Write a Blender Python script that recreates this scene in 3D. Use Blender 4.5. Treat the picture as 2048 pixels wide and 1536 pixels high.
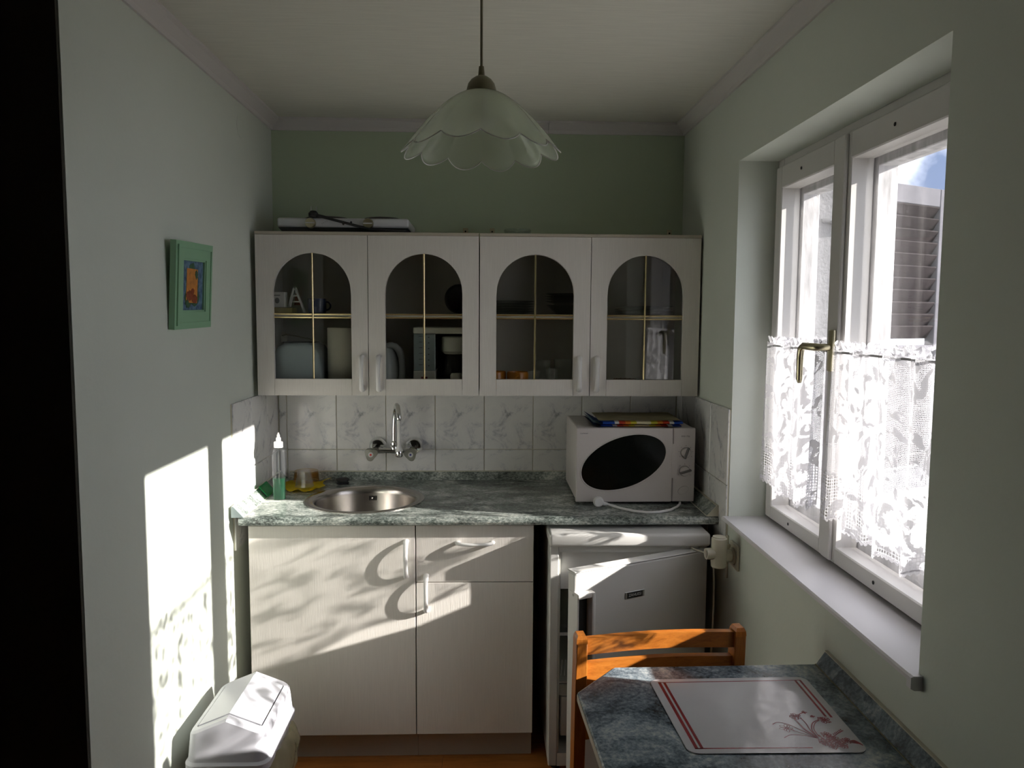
import bpy, bmesh, math, random
from mathutils import Vector, Matrix, noise
random.seed(7)
PI = math.pi
scene = bpy.context.scene
COL = scene.collection
for o in list(bpy.data.objects):
    bpy.data.objects.remove(o)

# ------------------------------------------------------------------ camera
cam_d = bpy.data.cameras.new('camera')
cam_d.sensor_width = 36.0
cam_d.lens = 36.0 * 1550.0 / 2048.0
cam_d.clip_start = 0.02
cam_o = bpy.data.objects.new('camera', cam_d)
COL.objects.link(cam_o)
R_ = Vector((0.99939847, -0.03417833, 0.0058775))
U_ = Vector((-0.00287161, 0.08733984, 0.99617444))
F_ = Vector((0.03456092, 0.99559208, -0.08718915))
cam_o.matrix_world = Matrix(((R_.x, U_.x, -F_.x, 0.0), (R_.y, U_.y, -F_.y, 0.0), (R_.z, U_.z, -F_.z, 1.55), (0, 0, 0, 1)))
scene.camera = cam_o

# ------------------------------------------------------------------ world, sun, exposure
scene.view_settings.view_transform = 'Standard'
scene.view_settings.look = 'None'
scene.view_settings.gamma = 1.0
scene.view_settings.use_curve_mapping = False
scene.view_settings.exposure = 0.0
scene.cycles.transparent_max_bounces = 24

world = bpy.data.worlds.new('world')
scene.world = world
world.use_nodes = True
wt = world.node_tree
wt.nodes.clear()
wo = wt.nodes.new('ShaderNodeOutputWorld')
wb = wt.nodes.new('ShaderNodeBackground')
wc = wt.nodes.new('ShaderNodeTexCoord')
wn = wt.nodes.new('ShaderNodeTexNoise')
wn.inputs['Scale'].default_value = 6.5
wn.inputs['Detail'].default_value = 6
wm = wt.nodes.new('ShaderNodeMapping')
wm.inputs['Location'].default_value = (0.55, 0.2, 0.1)
wr = wt.nodes.new('ShaderNodeValToRGB')
wr.color_ramp.elements[0].position = 0.36
wr.color_ramp.elements[0].color = (0.115, 0.15, 0.24, 1)
wr.color_ramp.elements[1].position = 0.58
wr.color_ramp.elements[1].color = (0.94, 0.97, 1.06, 1)
wt.links.new(wc.outputs['Generated'], wm.inputs['Vector'])
wt.links.new(wm.outputs['Vector'], wn.inputs['Vector'])
# a blue gap between the clouds, ragged by the noise
wd = wt.nodes.new('ShaderNodeVectorMath')
wd.operation = 'DISTANCE'
wd.inputs[1].default_value = (0.5001, 0.8501, 0.1651)
wg = wt.nodes.new('ShaderNodeMapRange')
wg.inputs['From Min'].default_value = 0.0
wg.inputs['From Max'].default_value = 0.062
wg.inputs['To Min'].default_value = -0.16
wg.inputs['To Max'].default_value = 0.06
wa = wt.nodes.new('ShaderNodeMath')
wa.operation = 'ADD'
wt.links.new(wc.outputs['Generated'], wd.inputs[0])
wt.links.new(wd.outputs['Value'], wg.inputs['Value'])
wt.links.new(wg.outputs[0], wa.inputs[0])
wt.links.new(wn.outputs['Fac'], wa.inputs[1])
wt.links.new(wa.outputs[0], wr.inputs['Fac'])
wt.links.new(wr.outputs['Color'], wb.inputs['Color'])
wb.inputs['Strength'].default_value = 4.2
wt.links.new(wb.outputs['Background'], wo.inputs['Surface'])

sun_d = bpy.data.lights.new('sun', 'SUN')
sun_d.energy = 20.0
sun_d.angle = math.radians(0.6)
sun_d.color = (1.0, 0.95, 0.88)
sun_o = bpy.data.objects.new('sun', sun_d)
COL.objects.link(sun_o)
SUNDIR = Vector((-1.0, 0.246, -0.42)).normalized()
sun_o.rotation_euler = SUNDIR.to_track_quat('-Z', 'Y').to_euler()
sun_o.location = (4, 0, 4)


# ------------------------------------------------------------------ materials
def lin(c):
    return tuple(((v / 255.0) / 12.92 if v <= 10 else (((v / 255.0) + 0.055) / 1.055) ** 2.4) for v in c) + (1.0,)


def new_mat(name):
    m = bpy.data.materials.new(name)
    m.use_nodes = True
    nt = m.node_tree
    return m, nt, nt.nodes['Principled BSDF'], nt.nodes['Material Output']


def mat(name, col, rough=0.5, metal=0.0, bump=0.0, bscale=60.0, var=0.0, vscale=4.0, stretch=(1, 1, 1), spec=0.5, trans=0.0, coat=0.0):
    """col: linear rgb"""
    m, nt, bs, out = new_mat(name)
    c = tuple(col) + ((1.0,) if len(col) == 3 else ())
    bs.inputs['Base Color'].default_value = c
    bs.inputs['Roughness'].default_value = rough
    bs.inputs['Metallic'].default_value = metal
    bs.inputs['Specular IOR Level'].default_value = spec
    bs.inputs['Transmission Weight'].default_value = trans
    bs.inputs['Coat Weight'].default_value = coat
    tc = nt.nodes.new('ShaderNodeTexCoord')
    mp = nt.nodes.new('ShaderNodeMapping')
    mp.inputs['Scale'].default_value = stretch
    nt.links.new(tc.outputs['Object'], mp.inputs['Vector'])
    if bump > 0:
        n = nt.nodes.new('ShaderNodeTexNoise')
        n.inputs['Scale'].default_value = bscale
        n.inputs['Detail'].default_value = 4
        b = nt.nodes.new('ShaderNodeBump')
        b.inputs['Strength'].default_value = bump
        b.inputs['Distance'].default_value = 0.002
        nt.links.new(mp.outputs['Vector'], n.inputs['Vector'])
        nt.links.new(n.outputs['Fac'], b.inputs['Height'])
        nt.links.new(b.outputs['Normal'], bs.inputs['Normal'])
    if var > 0:
        n2 = nt.nodes.new('ShaderNodeTexNoise')
        n2.inputs['Scale'].default_value = vscale
        n2.inputs['Detail'].default_value = 5
        r = nt.nodes.new('ShaderNodeValToRGB')
        r.color_ramp.elements[0].position = 0.3
        r.color_ramp.elements[1].position = 0.7
        r.color_ramp.elements[0].color = tuple(v * (1 - var) for v in c[:3]) + (1,)
        r.color_ramp.elements[1].color = tuple(min(1, v * (1 + var)) for v in c[:3]) + (1,)
        nt.links.new(mp.outputs['Vector'], n2.inputs['Vector'])
        nt.links.new(n2.outputs['Fac'], r.inputs['Fac'])
        nt.links.new(r.outputs['Color'], bs.inputs['Base Color'])
    return m


def speckle_mat(name, ramp, scale=9.0, rough=0.3, stretch=(1, 1, 1), fine=70.0, mixf=0.45, dist=0.6):
    m, nt, bs, out = new_mat(name)
    tc = nt.nodes.new('ShaderNodeTexCoord')
    mp = nt.nodes.new('ShaderNodeMapping')
    mp.inputs['Scale'].default_value = stretch
    nt.links.new(tc.outputs['Object'], mp.inputs['Vector'])
    a = nt.nodes.new('ShaderNodeTexNoise')
    a.inputs['Scale'].default_value = scale
    a.inputs['Detail'].default_value = 7
    a.inputs['Roughness'].default_value = 0.7
    a.inputs['Distortion'].default_value = dist
    b = nt.nodes.new('ShaderNodeTexNoise')
    b.inputs['Scale'].default_value = fine
    b.inputs['Detail'].default_value = 3
    b.inputs['Roughness'].default_value = 0.7
    mx = nt.nodes.new('ShaderNodeMix')
    mx.inputs['Factor'].default_value = mixf
    nt.links.new(mp.outputs['Vector'], a.inputs['Vector'])
    nt.links.new(mp.outputs['Vector'], b.inputs['Vector'])
    nt.links.new(a.outputs['Fac'], mx.inputs['A'])
    nt.links.new(b.outputs['Fac'], mx.inputs['B'])
    r = nt.nodes.new('ShaderNodeValToRGB')
    els = r.color_ramp.elements
    els[0].position, els[0].color = ramp[0][0], lin(ramp[0][1])
    els[1].position, els[1].color = ramp[-1][0], lin(ramp[-1][1])
    for p, c in ramp[1:-1]:
        e = els.new(p)
        e.color = lin(c)
    nt.links.new(mx.outputs['Result'], r.inputs['Fac'])
    nt.links.new(r.outputs['Color'], bs.inputs['Base Color'])
    bs.inputs['Roughness'].default_value = rough
    return m


def clear_mat(name, tint=(1, 1, 1), gloss=0.06, rough=0.02, ior=1.5, haze=0.0, hazecol=(0.8, 0.8, 0.8)):
    """thin clear stuff: tinted see-through plus fresnel gloss (and some body haze)"""
    m, nt, bs, out = new_mat(name)
    nt.nodes.remove(bs)
    t = nt.nodes.new('ShaderNodeBsdfTransparent')
    t.inputs['Color'].default_value = tuple(tint) + (1,)
    g = nt.nodes.new('ShaderNodeBsdfGlossy')
    g.inputs['Roughness'].default_value = rough
    f = nt.nodes.new('ShaderNodeFresnel')
    # same reflectance seen from either side of the thin wall
    ge = nt.nodes.new('ShaderNodeNewGeometry')
    im = nt.nodes.new('ShaderNodeMix')
    im.inputs['A'].default_value = ior
    im.inputs['B'].default_value = 1.0 / ior
    nt.links.new(ge.outputs['Backfacing'], im.inputs['Factor'])
    nt.links.new(im.outputs['Result'], f.inputs['IOR'])
    mx = nt.nodes.new('ShaderNodeMixShader')
    src = t.outputs[0]
    if haze > 0:
        d = nt.nodes.new('ShaderNodeBsdfDiffuse')
        d.inputs['Color'].default_value = tuple(hazecol) + (1,)
        tl = nt.nodes.new('ShaderNodeBsdfTranslucent')
        tl.inputs['Color'].default_value = tuple(hazecol) + (1,)
        md = nt.nodes.new('ShaderNodeMixShader')
        md.inputs[0].default_value = 0.5
        nt.links.new(d.outputs[0], md.inputs[1])
        nt.links.new(tl.outputs[0], md.inputs[2])
        mh = nt.nodes.new('ShaderNodeMixShader')
        mh.inputs[0].default_value = haze
        nt.links.new(t.outputs[0], mh.inputs[1])
        nt.links.new(md.outputs[0], mh.inputs[2])
        src = mh.outputs[0]
    nt.links.new(f.outputs[0], mx.inputs[0])
    nt.links.new(src, mx.inputs[1])
    nt.links.new(g.outputs[0], mx.inputs[2])
    nt.links.new(mx.outputs[0], out.inputs['Surface'])
    return m


M = {}
M['wall'] = mat('wall_paint_pale_green', (0.66, 0.70, 0.63), 0.85, bump=0.25, bscale=55, var=0.03, vscale=2.0)
M['wall_back'] = mat('wall_paint_green', (0.49, 0.58, 0.42), 0.85, bump=0.25, bscale=55, var=0.03, vscale=2.0)
M['ceiling'] = mat('ceiling_boards', (0.70, 0.69, 0.62), 0.8, bump=0.15, bscale=40, var=0.05, vscale=14, stretch=(0.6, 8, 1))
M['trimw'] = mat('trim_white', (0.66, 0.63, 0.62), 0.6, bump=0.1, bscale=30)
M['dark'] = mat('dark_brown_boards', (0.020, 0.017, 0.011), 0.8, var=0.2, vscale=3)
M['rear'] = mat('rear_room_paint', (0.20, 0.19, 0.16), 0.9, var=0.05)
M['door_white'] = mat('cabinet_white_grain', (0.70, 0.665, 0.62), 0.42, bump=0.25, bscale=30, var=0.035, vscale=16, stretch=(14, 14, 0.6))
M['carcass'] = mat('carcass_inside', (0.66, 0.64, 0.58), 0.6, var=0.03)
M['plinth'] = mat('plinth_beige', (0.46, 0.41, 0.33), 0.6, var=0.03)
M['brass'] = mat('brass', (0.62, 0.50, 0.27), 0.25, metal=1.0, var=0.05)
M['brassy'] = mat('champagne_handle', (0.55, 0.50, 0.34), 0.3, metal=1.0, var=0.04)
M['white_plastic'] = mat('white_plastic', (0.74, 0.73, 0.72), 0.35, var=0.01)
M['bin_white'] = mat('bin_white_plastic', (0.60, 0.60, 0.66), 0.3, var=0.01)
M['enamel'] = mat('white_enamel', (0.66, 0.65, 0.63), 0.25, var=0.01)
M['fridge'] = mat('fridge_white', (0.60, 0.59, 0.57), 0.4, bump=0.08, bscale=250, var=0.01)
M['fridge_in'] = mat('fridge_liner', (0.60, 0.60, 0.55), 0.5, var=0.02)
M['mw'] = mat('microwave_white', (0.56, 0.52, 0.50), 0.38, bump=0.05, bscale=200, var=0.01)
M['black'] = mat('black_plastic', (0.012, 0.012, 0.012), 0.35, var=0.1)
M['blackglass'] = mat('black_glass', (0.004, 0.005, 0.004), 0.12, var=0.1, spec=0.18)
M['blackrub'] = mat('black_rubber', (0.012, 0.012, 0.014), 0.6, var=0.1)
M['chrome'] = mat('chrome', (0.75, 0.76, 0.76), 0.08, metal=1.0, var=0.01)
M['steel'] = mat('brushed_steel', (0.50, 0.47, 0.44), 0.24, metal=1.0, bump=0.05, bscale=120, var=0.03, stretch=(1, 1, 10))
M['cream'] = mat('cream_plastic', (0.60, 0.57, 0.46), 0.4, var=0.02)
M['khaki'] = mat('khaki_plastic', (0.24, 0.22, 0.13), 0.45, var=0.04)
M['hob'] = mat('hob_enamel', (0.60, 0.61, 0.63), 0.3, var=0.01)
M['castiron'] = mat('cast_iron', (0.03, 0.028, 0.026), 0.55, bump=0.2, var=0.1)
M['sash'] = mat('window_white_paint', (0.62, 0.60, 0.58), 0.45, bump=0.06, bscale=40, var=0.02)
M['sash_old'] = mat('flaking_grey_paint', (0.50, 0.49, 0.50), 0.7, bump=0.6, bscale=50, var=0.28, vscale=40, stretch=(1, 1, 0.3))
M['sill'] = mat('sill_white', (0.74, 0.72, 0.74), 0.35, var=0.015)
M['plaster'] = mat('rough_plaster', (0.20, 0.20, 0.21), 0.95, bump=1.0, bscale=90, var=0.1, vscale=60)  # base grey darkened to carry the shade on the outer reveal
M['shutter'] = mat('weathered_shutter_wood', (0.022, 0.017, 0.019), 0.75, bump=0.3, bscale=40, var=0.25, vscale=10, stretch=(1, 1, 4), spec=0.08)
M['shutter_rail'] = mat('grey_shutter_rail', (0.10, 0.098, 0.112), 0.75, bump=0.3, bscale=40, var=0.2, vscale=10, spec=0.08)
M['zinc'] = mat('zinc', (0.22, 0.22, 0.23), 0.5, metal=0.6, var=0.1)
M['concrete'] = mat('pale_paving', (0.24, 0.23, 0.21), 0.9, bump=0.3, bscale=20, var=0.1)
M['slot'] = mat('dark_gap', (0.01, 0.01, 0.01), 0.9, var=0.1)
M['green_frame'] = mat('green_frame_paint', (0.28, 0.50, 0.31), 0.5, var=0.05)
M['grout'] = mat('grout', (0.72, 0.68, 0.56), 0.9, var=0.08)
M['bluecer'] = mat('dark_blue_glaze', (0.02, 0.035, 0.12), 0.25, var=0.1)
M['toaster'] = mat('toaster_pale_blue', (0.36, 0.43, 0.46), 0.25, var=0.02)
M['paper'] = mat('paper_white', (0.56, 0.54, 0.46), 0.8, bump=0.3, bscale=40, var=0.03)
M['plate'] = clear_mat('smoked_plate_glass', (0.90, 0.92, 0.91), ior=1.35, haze=0.10, hazecol=(0.08, 0.09, 0.08))
M['grip'] = mat('grey_grip', (0.13, 0.125, 0.12), 0.4, var=0.02)
M['orange'] = mat('orange_glaze', (0.52, 0.19, 0.02), 0.22, var=0.12, vscale=20)
M['cmaker'] = mat('coffee_maker_white', (0.50, 0.49, 0.42), 0.4, var=0.02)
M['cmaker_tank'] = mat('coffee_maker_tank', (0.20, 0.24, 0.24), 0.25, var=0.02)
M['kettle'] = mat('kettle_white', (0.42, 0.45, 0.43), 0.35, var=0.02)
M['redled'] = mat('dark_red_switch', (0.14, 0.01, 0.02), 0.3, var=0.05)
M['gold'] = mat('gold_foil', (0.50, 0.42, 0.16), 0.35, metal=0.5, var=0.15, vscale=40)
M['wicker'] = mat('wicker', (0.22, 0.12, 0.05), 0.7, bump=0.6, bscale=90, var=0.3, vscale=60)
M['print_grey'] = mat('print_grey', (0.10, 0.10, 0.10), 0.6, var=0.02)
M['print_white'] = mat('print_white', (0.6, 0.6, 0.6), 0.6, var=0.02)
M['red_print'] = mat('red_print', (0.20, 0.008, 0.014), 0.25, var=0.1)
M['red'] = mat('red_dot', (0.65, 0.03, 0.02), 0.3, var=0.02)
M['blue'] = mat('blue_dot', (0.03, 0.04, 0.25), 0.3, var=0.02)
M['yellow_cloth'] = mat('yellow_cloth', (0.72, 0.55, 0.01), 0.9, bump=0.5, bscale=140, var=0.08, vscale=30)
M['silver'] = mat('silver_badge', (0.35, 0.35, 0.34), 0.35, metal=0.7, var=0.02)
M['glass'] = clear_mat('window_glass', (0.985, 0.985, 0.985))
M['cabglass'] = clear_mat('cabinet_glass', (0.95, 0.955, 0.94), ior=1.5)
M['clear'] = clear_mat('clear_glass', (0.93, 0.95, 0.94), ior=1.35, haze=0.06)
M['amber'] = clear_mat('amber_glass', (0.88, 0.74, 0.50), ior=1.3, haze=0.10, hazecol=(0.6, 0.4, 0.15))
M['bottle'] = clear_mat('clear_bottle_plastic', (0.86, 0.88, 0.90), ior=1.45, rough=0.06, haze=0.034, hazecol=(0.8, 0.82, 0.85))
M['green_liquid'] = clear_mat('green_liquid', (0.01, 0.50, 0.20), ior=1.15, haze=0.5, hazecol=(0.0, 0.20, 0.075))
M['green_light'] = clear_mat('green_tinted_sunlight', (0.05, 0.7, 0.28), ior=1.4, haze=0.5, hazecol=(0.0, 0.55, 0.16))  # colour of sunlight tinted by the soap, laid on as a sheet
M['bag'] = clear_mat('thin_yellowish_bag', (0.80, 0.78, 0.62), ior=1.3, rough=0.25, haze=0.42, hazecol=(0.72, 0.68, 0.48))
M['shade'] = clear_mat('frosted_shade_glass', (0.80, 0.86, 0.80), ior=1.45, rough=0.15, haze=0.58, hazecol=(0.74, 0.78, 0.66))
M['grey_tank'] = clear_mat('smoky_jug_glass', (0.35, 0.36, 0.33), ior=1.5, haze=0.1, hazecol=(0.2, 0.2, 0.18))

LAM = [(0.36, (40, 44, 42)), (0.43, (82, 90, 86)), (0.49, (126, 134, 129)), (0.55, (164, 170, 164)), (0.64, (220, 222, 214))]
M['laminate'] = speckle_mat('grey_green_laminate', LAM, scale=7, rough=0.22, stretch=(0.8, 1.6, 1.2), fine=130, mixf=0.42)
LAM2 = [(0.36, (24, 30, 32)), (0.44, (60, 74, 82)), (0.51, (104, 118, 128)), (0.57, (144, 156, 162)), (0.66, (200, 204, 200))]
M['laminate_t'] = speckle_mat('blue_grey_laminate', LAM2, scale=8, rough=0.25, stretch=(1, 1, 1), fine=110, mixf=0.30)
M['tile'] = speckle_mat('marbled_tile', [(0.33, (152, 153, 157)), (0.41, (202, 202, 205)), (0.47, (226, 225, 224)), (0.7, (234, 233, 230))], scale=10, rough=0.16, stretch=(1, 1, 1), fine=45, mixf=0.15, dist=0.9)
M['floorwood'] = speckle_mat('honey_laminate_floor', [(0.3, (128, 74, 30)), (0.5, (168, 104, 50)), (0.7, (188, 124, 64))], scale=5, rough=0.35, stretch=(0.8, 9, 1), fine=60, mixf=0.3)
_nt = M['floorwood'].node_tree
_oi = _nt.nodes.new('ShaderNodeObjectInfo')
_vm = _nt.nodes.new('ShaderNodeVectorMath')
_vm.operation = 'MULTIPLY_ADD'
_vm.inputs[1].default_value = (7, 11, 3)
_mp = [n for n in _nt.nodes if n.type == 'MAPPING'][0]
_tc = [n for n in _nt.nodes if n.type == 'TEX_COORD'][0]
_nt.links.new(_oi.outputs['Random'], _vm.inputs[0])
_nt.links.new(_tc.outputs['Object'], _vm.inputs[2])
_nt.links.new(_vm.outputs[0], _mp.inputs['Vector'])
M['pine'] = speckle_mat('orange_varnished_pine', [(0.3, (128, 68, 20)), (0.5, (176, 104, 38)), (0.7, (196, 124, 52))], scale=4, rough=0.3, stretch=(3, 14, 14), fine=30, mixf=0.25)
M['pine_v'] = speckle_mat('orange_varnished_pine_post', [(0.3, (128, 68, 20)), (0.5, (176, 104, 38)), (0.7, (196, 124, 52))], scale=4, rough=0.3, stretch=(14, 14, 2), fine=30, mixf=0.25)


def towel_mat():
    m, nt, bs, out = new_mat('striped_terry_towel')
    tc = nt.nodes.new('ShaderNodeTexCoord')
    sp = nt.nodes.new('ShaderNodeSeparateXYZ')
    nt.links.new(tc.outputs['UV'], sp.inputs[0])
    r = nt.nodes.new('ShaderNodeValToRGB')
    r.color_ramp.interpolation = 'CONSTANT'
    cols = [(0, (20, 70, 170)), (.145, (215, 215, 215)), (.2, (190, 60, 30)), (.28, (215, 130, 45)), (.345, (205, 195, 60)), (.42, (225, 215, 180)), (.6, (205, 195, 60)), (.68, (215, 130, 45)), (.75, (190, 60, 30)), (.83, (215, 215, 215)), (.89, (20, 70, 170))]
    els = r.color_ramp.elements
    els[0].position, els[0].color = 0, lin(cols[0][1])
    els[1].position, els[1].color = cols[1][0], lin(cols[1][1])
    for p, c in cols[2:]:
        e = els.new(p)
        e.color = lin(c)
    nt.links.new(sp.outputs['X'], r.inputs['Fac'])
    n = nt.nodes.new('ShaderNodeTexNoise')
    n.inputs['Scale'].default_value = 260
    b = nt.nodes.new('ShaderNodeBump')
    b.inputs['Strength'].default_value = 0.6
    b.inputs['Distance'].default_value = 0.002
    nt.links.new(n.outputs['Fac'], b.inputs['Height'])
    nt.links.new(b.outputs['Normal'], bs.inputs['Normal'])
    nt.links.new(r.outputs['Color'], bs.inputs['Base Color'])
    bs.inputs['Roughness'].default_value = 0.95
    return m


M['towel'] = towel_mat()
M['towel_top'] = mat('towel_plain_side', (0.42, 0.37, 0.22), 0.95, bump=0.6, bscale=200, var=0.25, vscale=18, stretch=(1, 3, 1))
M['towel_hem'] = mat('towel_dark_blue', (0.015, 0.04, 0.12), 0.95, bump=0.6, bscale=200, var=0.2)
M['towel_edge'] = mat('towel_pale_hem', (0.40, 0.52, 0.56), 0.95, bump=0.6, bscale=200, var=0.05)


def lace_mat():
    m, nt, bs, out = new_mat('white_lace')
    nt.nodes.remove(bs)
    N = nt.nodes.new
    L = nt.links.new
    tc = N('ShaderNodeTexCoord')
    sp = N('ShaderNodeSeparateXYZ')
    L(tc.outputs['UV'], sp.inputs[0])
    # fine net: voronoi distance to edge in cloth coordinates (u, v in metres)
    vo = N('ShaderNodeTexVoronoi')
    vo.feature = 'DISTANCE_TO_EDGE'
    vo.inputs['Scale'].default_value = 260
    vo.inputs['Randomness'].default_value = 0.35
    L(tc.outputs['UV'], vo.inputs['Vector'])
    net = N('ShaderNodeMath')
    net.operation = 'LESS_THAN'
    net.inputs[1].default_value = 0.14
    L(vo.outputs['Distance'], net.inputs[0])
    # floral motifs: dense patches
    n = N('ShaderNodeTexNoise')
    n.inputs['Scale'].default_value = 17
    n.inputs['Detail'].default_value = 3
    n.inputs['Distortion'].default_value = 1.6
    L(tc.outputs['UV'], n.inputs['Vector'])
    mot = N('ShaderNodeMapRange')
    mot.inputs['From Min'].default_value = 0.545
    mot.inputs['From Max'].default_value = 0.575
    L(n.outputs['Fac'], mot.inputs['Value'])
    # motifs thicken towards the hem (v small)
    # big holes between motifs near the bottom
    v2 = N('ShaderNodeTexVoronoi')
    v2.feature = 'DISTANCE_TO_EDGE'
    v2.inputs['Scale'].default_value = 120
    v2.inputs['Randomness'].default_value = 0.1
    L(tc.outputs['UV'], v2.inputs['Vector'])
    net2 = N('ShaderNodeMath')
    net2.operation = 'LESS_THAN'
    net2.inputs[1].default_value = 0.12
    L(v2.outputs['Distance'], net2.inputs[0])
    low = N('ShaderNodeMapRange')
    low.inputs['From Min'].default_value = 0.13
    low.inputs['From Max'].default_value = 0.10
    L(sp.outputs['Y'], low.inputs['Value'])
    mixn = N('ShaderNodeMix')
    L(low.outputs[0], mixn.inputs['Factor'])
    L(net.outputs[0], mixn.inputs['A'])
    L(net2.outputs[0], mixn.inputs['B'])
    mx = N('ShaderNodeMath')
    mx.operation = 'MAXIMUM'
    L(mixn.outputs['Result'], mx.inputs[0])
    mo2 = N('ShaderNodeMath')
    mo2.operation = 'MULTIPLY'
    mo2.inputs[1].default_value = 0.85
    L(mot.outputs[0], mo2.inputs[0])
    L(mo2.outputs[0], mx.inputs[1])
    d = N('ShaderNodeBsdfDiffuse')
    d.inputs['Color'].default_value = (0.74, 0.73, 0.77, 1)
    t = N('ShaderNodeBsdfTranslucent')
    t.inputs['Color'].default_value = (0.74, 0.73, 0.77, 1)
    ms = N('ShaderNodeMixShader')
    tf = N('ShaderNodeMapRange')      # the thick motifs let less light through than the net
    tf.inputs['To Min'].default_value = 0.36
    tf.inputs['To Max'].default_value = 0.13
    L(mot.outputs[0], tf.inputs['Value'])
    L(tf.outputs[0], ms.inputs[0])
    L(d.outputs[0], ms.inputs[1])
    L(t.outputs[0], ms.inputs[2])
    tr = N('ShaderNodeBsdfTransparent')
    mm = N('ShaderNodeMixShader')
    L(mx.outputs[0], mm.inputs[0])
    L(tr.outputs[0], mm.inputs[1])
    L(ms.outputs[0], mm.inputs[2])
    L(mm.outputs[0], out.inputs['Surface'])
    return m


M['lace'] = lace_mat()


def mat_placemat():
    m, nt, bs, out = new_mat('glossy_white_placemat')
    bs.inputs['Base Color'].default_value = (0.52, 0.51, 0.53, 1)
    bs.inputs['Roughness'].default_value = 0.12
    tc = nt.nodes.new('ShaderNodeTexCoord')
    n = nt.nodes.new('ShaderNodeTexNoise')
    n.inputs['Scale'].default_value = 9
    n.inputs['Detail'].default_value = 2
    b = nt.nodes.new('ShaderNodeBump')
    b.inputs['Strength'].default_value = 0.5
    b.inputs['Distance'].default_value = 0.008
    nt.links.new(tc.outputs['Object'], n.inputs['Vector'])
    nt.links.new(n.outputs['Fac'], b.inputs['Height'])
    nt.links.new(b.outputs['Normal'], bs.inputs['Normal'])
    return m


M['placemat'] = mat_placemat()


def painting_mat():
    m, nt, bs, out = new_mat('small_still_life_print')
    tc = nt.nodes.new('ShaderNodeTexCoord')
    n = nt.nodes.new('ShaderNodeTexNoise')
    n.inputs['Scale'].default_value = 60
    n.inputs['Detail'].default_value = 4
    r = nt.nodes.new('ShaderNodeValToRGB')
    r.color_ramp.elements[0].position = 0.35
    r.color_ramp.elements[0].color = lin((50, 78, 110))
    r.color_ramp.elements[1].position = 0.65
    r.color_ramp.elements[1].color = lin((110, 140, 165))
    nt.links.new(tc.outputs['Object'], n.inputs['Vector'])
    nt.links.new(n.outputs['Fac'], r.inputs['Fac'])
    nt.links.new(r.outputs['Color'], bs.inputs['Base Color'])
    bs.inputs['Roughness'].default_value = 0.6
    return m


M['print_blue'] = painting_mat()
M['print_orange'] = mat('print_orange', lin((205, 135, 62))[:3], 0.6, var=0.25, vscale=50)
M['print_rust'] = mat('print_rust', lin((140, 66, 34))[:3], 0.6, var=0.35, vscale=60)
M['print_leaf'] = mat('print_leaf', lin((52, 92, 62))[:3], 0.6, var=0.35, vscale=60)


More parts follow.
